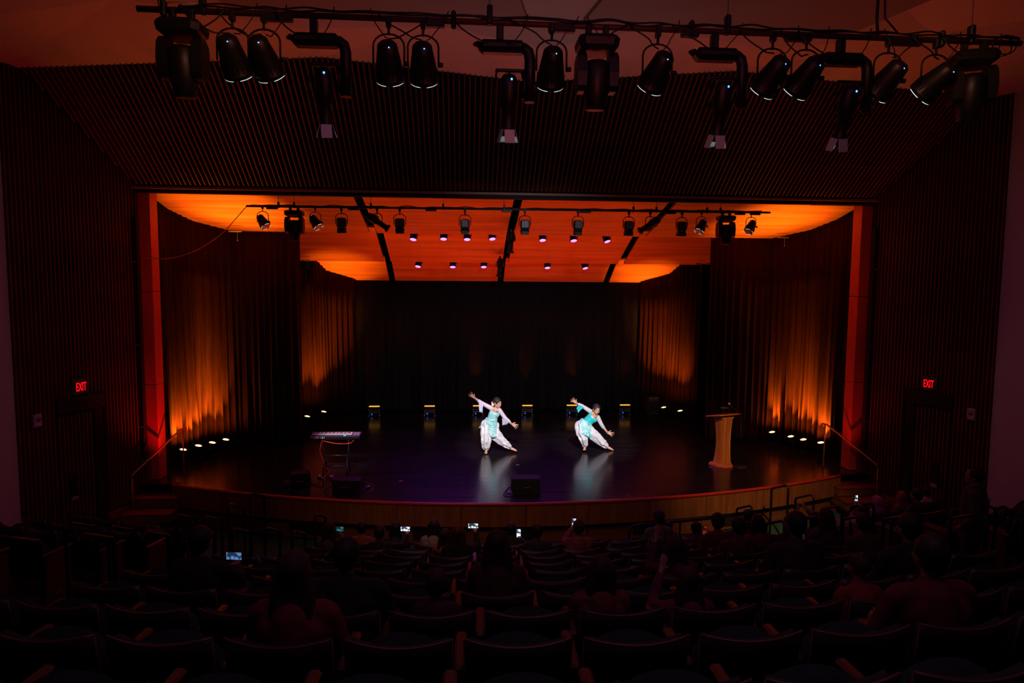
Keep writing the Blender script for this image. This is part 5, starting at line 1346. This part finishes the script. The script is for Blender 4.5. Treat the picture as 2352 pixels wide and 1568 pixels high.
J1 = dict(head=(892, 395, -.02), neck=(862, 512, 0), chest=(828, 610, 0), waist=(785, 715, 0), hip=(755, 820, 0),
          shL=(770, 500, .02), elL=(585, 398, .03), wrL=(425, 285, 0), handL=(350, 215, -.02), shR=(928, 535, -.02), elR=(1045, 690, -.05), wrR=(1180, 815, -.06), handR=(1250, 850, -.08),
          hipL=(690, 830, 0), hipR=(820, 850, 0), kneeL=(665, 1080, -.06), ankleL=(668, 1335, 0), footL=(663, 1392, -.14),
          kneeR=(965, 1120, -.05), ankleR=(1145, 1290, 0), footR=(1265, 1345, -.05), thumbL=1, thumbR=-1,
          pantsL=[(690, 850, 0, .14), (665, 980, -.06, .13), (672, 1120, -.08, .118), (668, 1235, -.02, .098), (676, 1295, 0, .06)],
          pantsR=[(800, 880, 0, .13), (870, 1030, -.03, .13), (960, 1130, -.04, .10), (1060, 1215, -.02, .078), (1120, 1262, 0, .055)])
c1 = dict(bodice=mat('pale_aqua_satin', (.20, .60, .62), .3, col2=(.42, .72, .75), scale=(9, 9, 9), sheen=.2), skirt=brocade('aqua_brocade', (.62, .80, .80), (.12, .50, .52), .5, 24),
          sleeve=lace_mat('white_lace', (.75, .66, .76), (.50, .32, .36)), flare=lace_mat('lilac_lace', (.62, .60, .80), (.30, .28, .50), 110))
dancer('dancer with a red and white hair flower, in a pale aqua tunic and white trousers', 1040, 880, 15.1, J1, c1,
       dict(waist=[(672, 690, 0), (885, 700, 0)], front=[(630, 790), (690, 900), (745, 1030), (812, 1052), (866, 1050), (872, 900)], back=[(515, 908), (545, 920), (640, 880), (760, 1000), (860, 1030)]),
       dict(L=(.42, [(600, 470), (590, 590), (530, 560)], True), R=(.62, [(985, 700), (990, 838), (1075, 820)], False)), True, V((.75, -.65, -.12)), V((.10, 0, 1)))
J2 = dict(head=(872, 522, -.04), neck=(832, 625, 0), chest=(785, 690, 0), waist=(690, 770, 0), hip=(620, 850, 0),
          shL=(745, 560, .02), elL=(595, 462, .03), wrL=(462, 392, 0), handL=(385, 325, -.02), shR=(895, 680, -.02), elR=(985, 850, -.05), wrR=(1092, 985, -.06), handR=(1160, 1010, -.08),
          hipL=(560, 860, 0), hipR=(680, 900, 0), kneeL=(605, 1095, -.06), ankleL=(640, 1270, 0), footL=(630, 1325, -.14),
          kneeR=(890, 1090, -.05), ankleR=(1070, 1265, 0), footR=(1195, 1328, -.05), thumbL=1, thumbR=-1,
          pantsL=[(545, 870, 0, .13), (560, 980, -.05, .115), (610, 1100, -.08, .095), (640, 1200, -.02, .07), (642, 1245, 0, .048)],
          pantsR=[(680, 900, 0, .13), (780, 1000, -.03, .125), (890, 1095, -.04, .105), (990, 1190, -.02, .088), (1050, 1245, 0, .062)])
c2 = dict(bodice=mat('turquoise_satin', (.015, .52, .55), .3, col2=(.03, .66, .70), scale=(9, 9, 9), sheen=.2), skirt=brocade('turquoise_brocade', (.70, .86, .88), (.02, .55, .58), .5, 24),
          sleeve=lace_mat('grey_lace', (.70, .72, .74), (.38, .30, .28)), flare=mat('turquoise_voile', (.01, .48, .50), .5))
dancer('dancer with plain tied-back hair, leaning low in a bright turquoise tunic', 1270, 880, 15.2, J2, c2,
       dict(waist=[(590, 700, 0), (770, 800, 0)], front=[(500, 800), (520, 965), (640, 1010), (725, 1075), (745, 870)], back=[(450, 830), (500, 940), (600, 980), (690, 1030), (735, 1000)]),
       dict(L=(.55, [(575, 500), (500, 590), (475, 500)], True), R=(.25, [(985, 870), (1010, 915), (1045, 880)], True)), False, V((.18, -.95, -.18)), V((.16, 0, 1)))
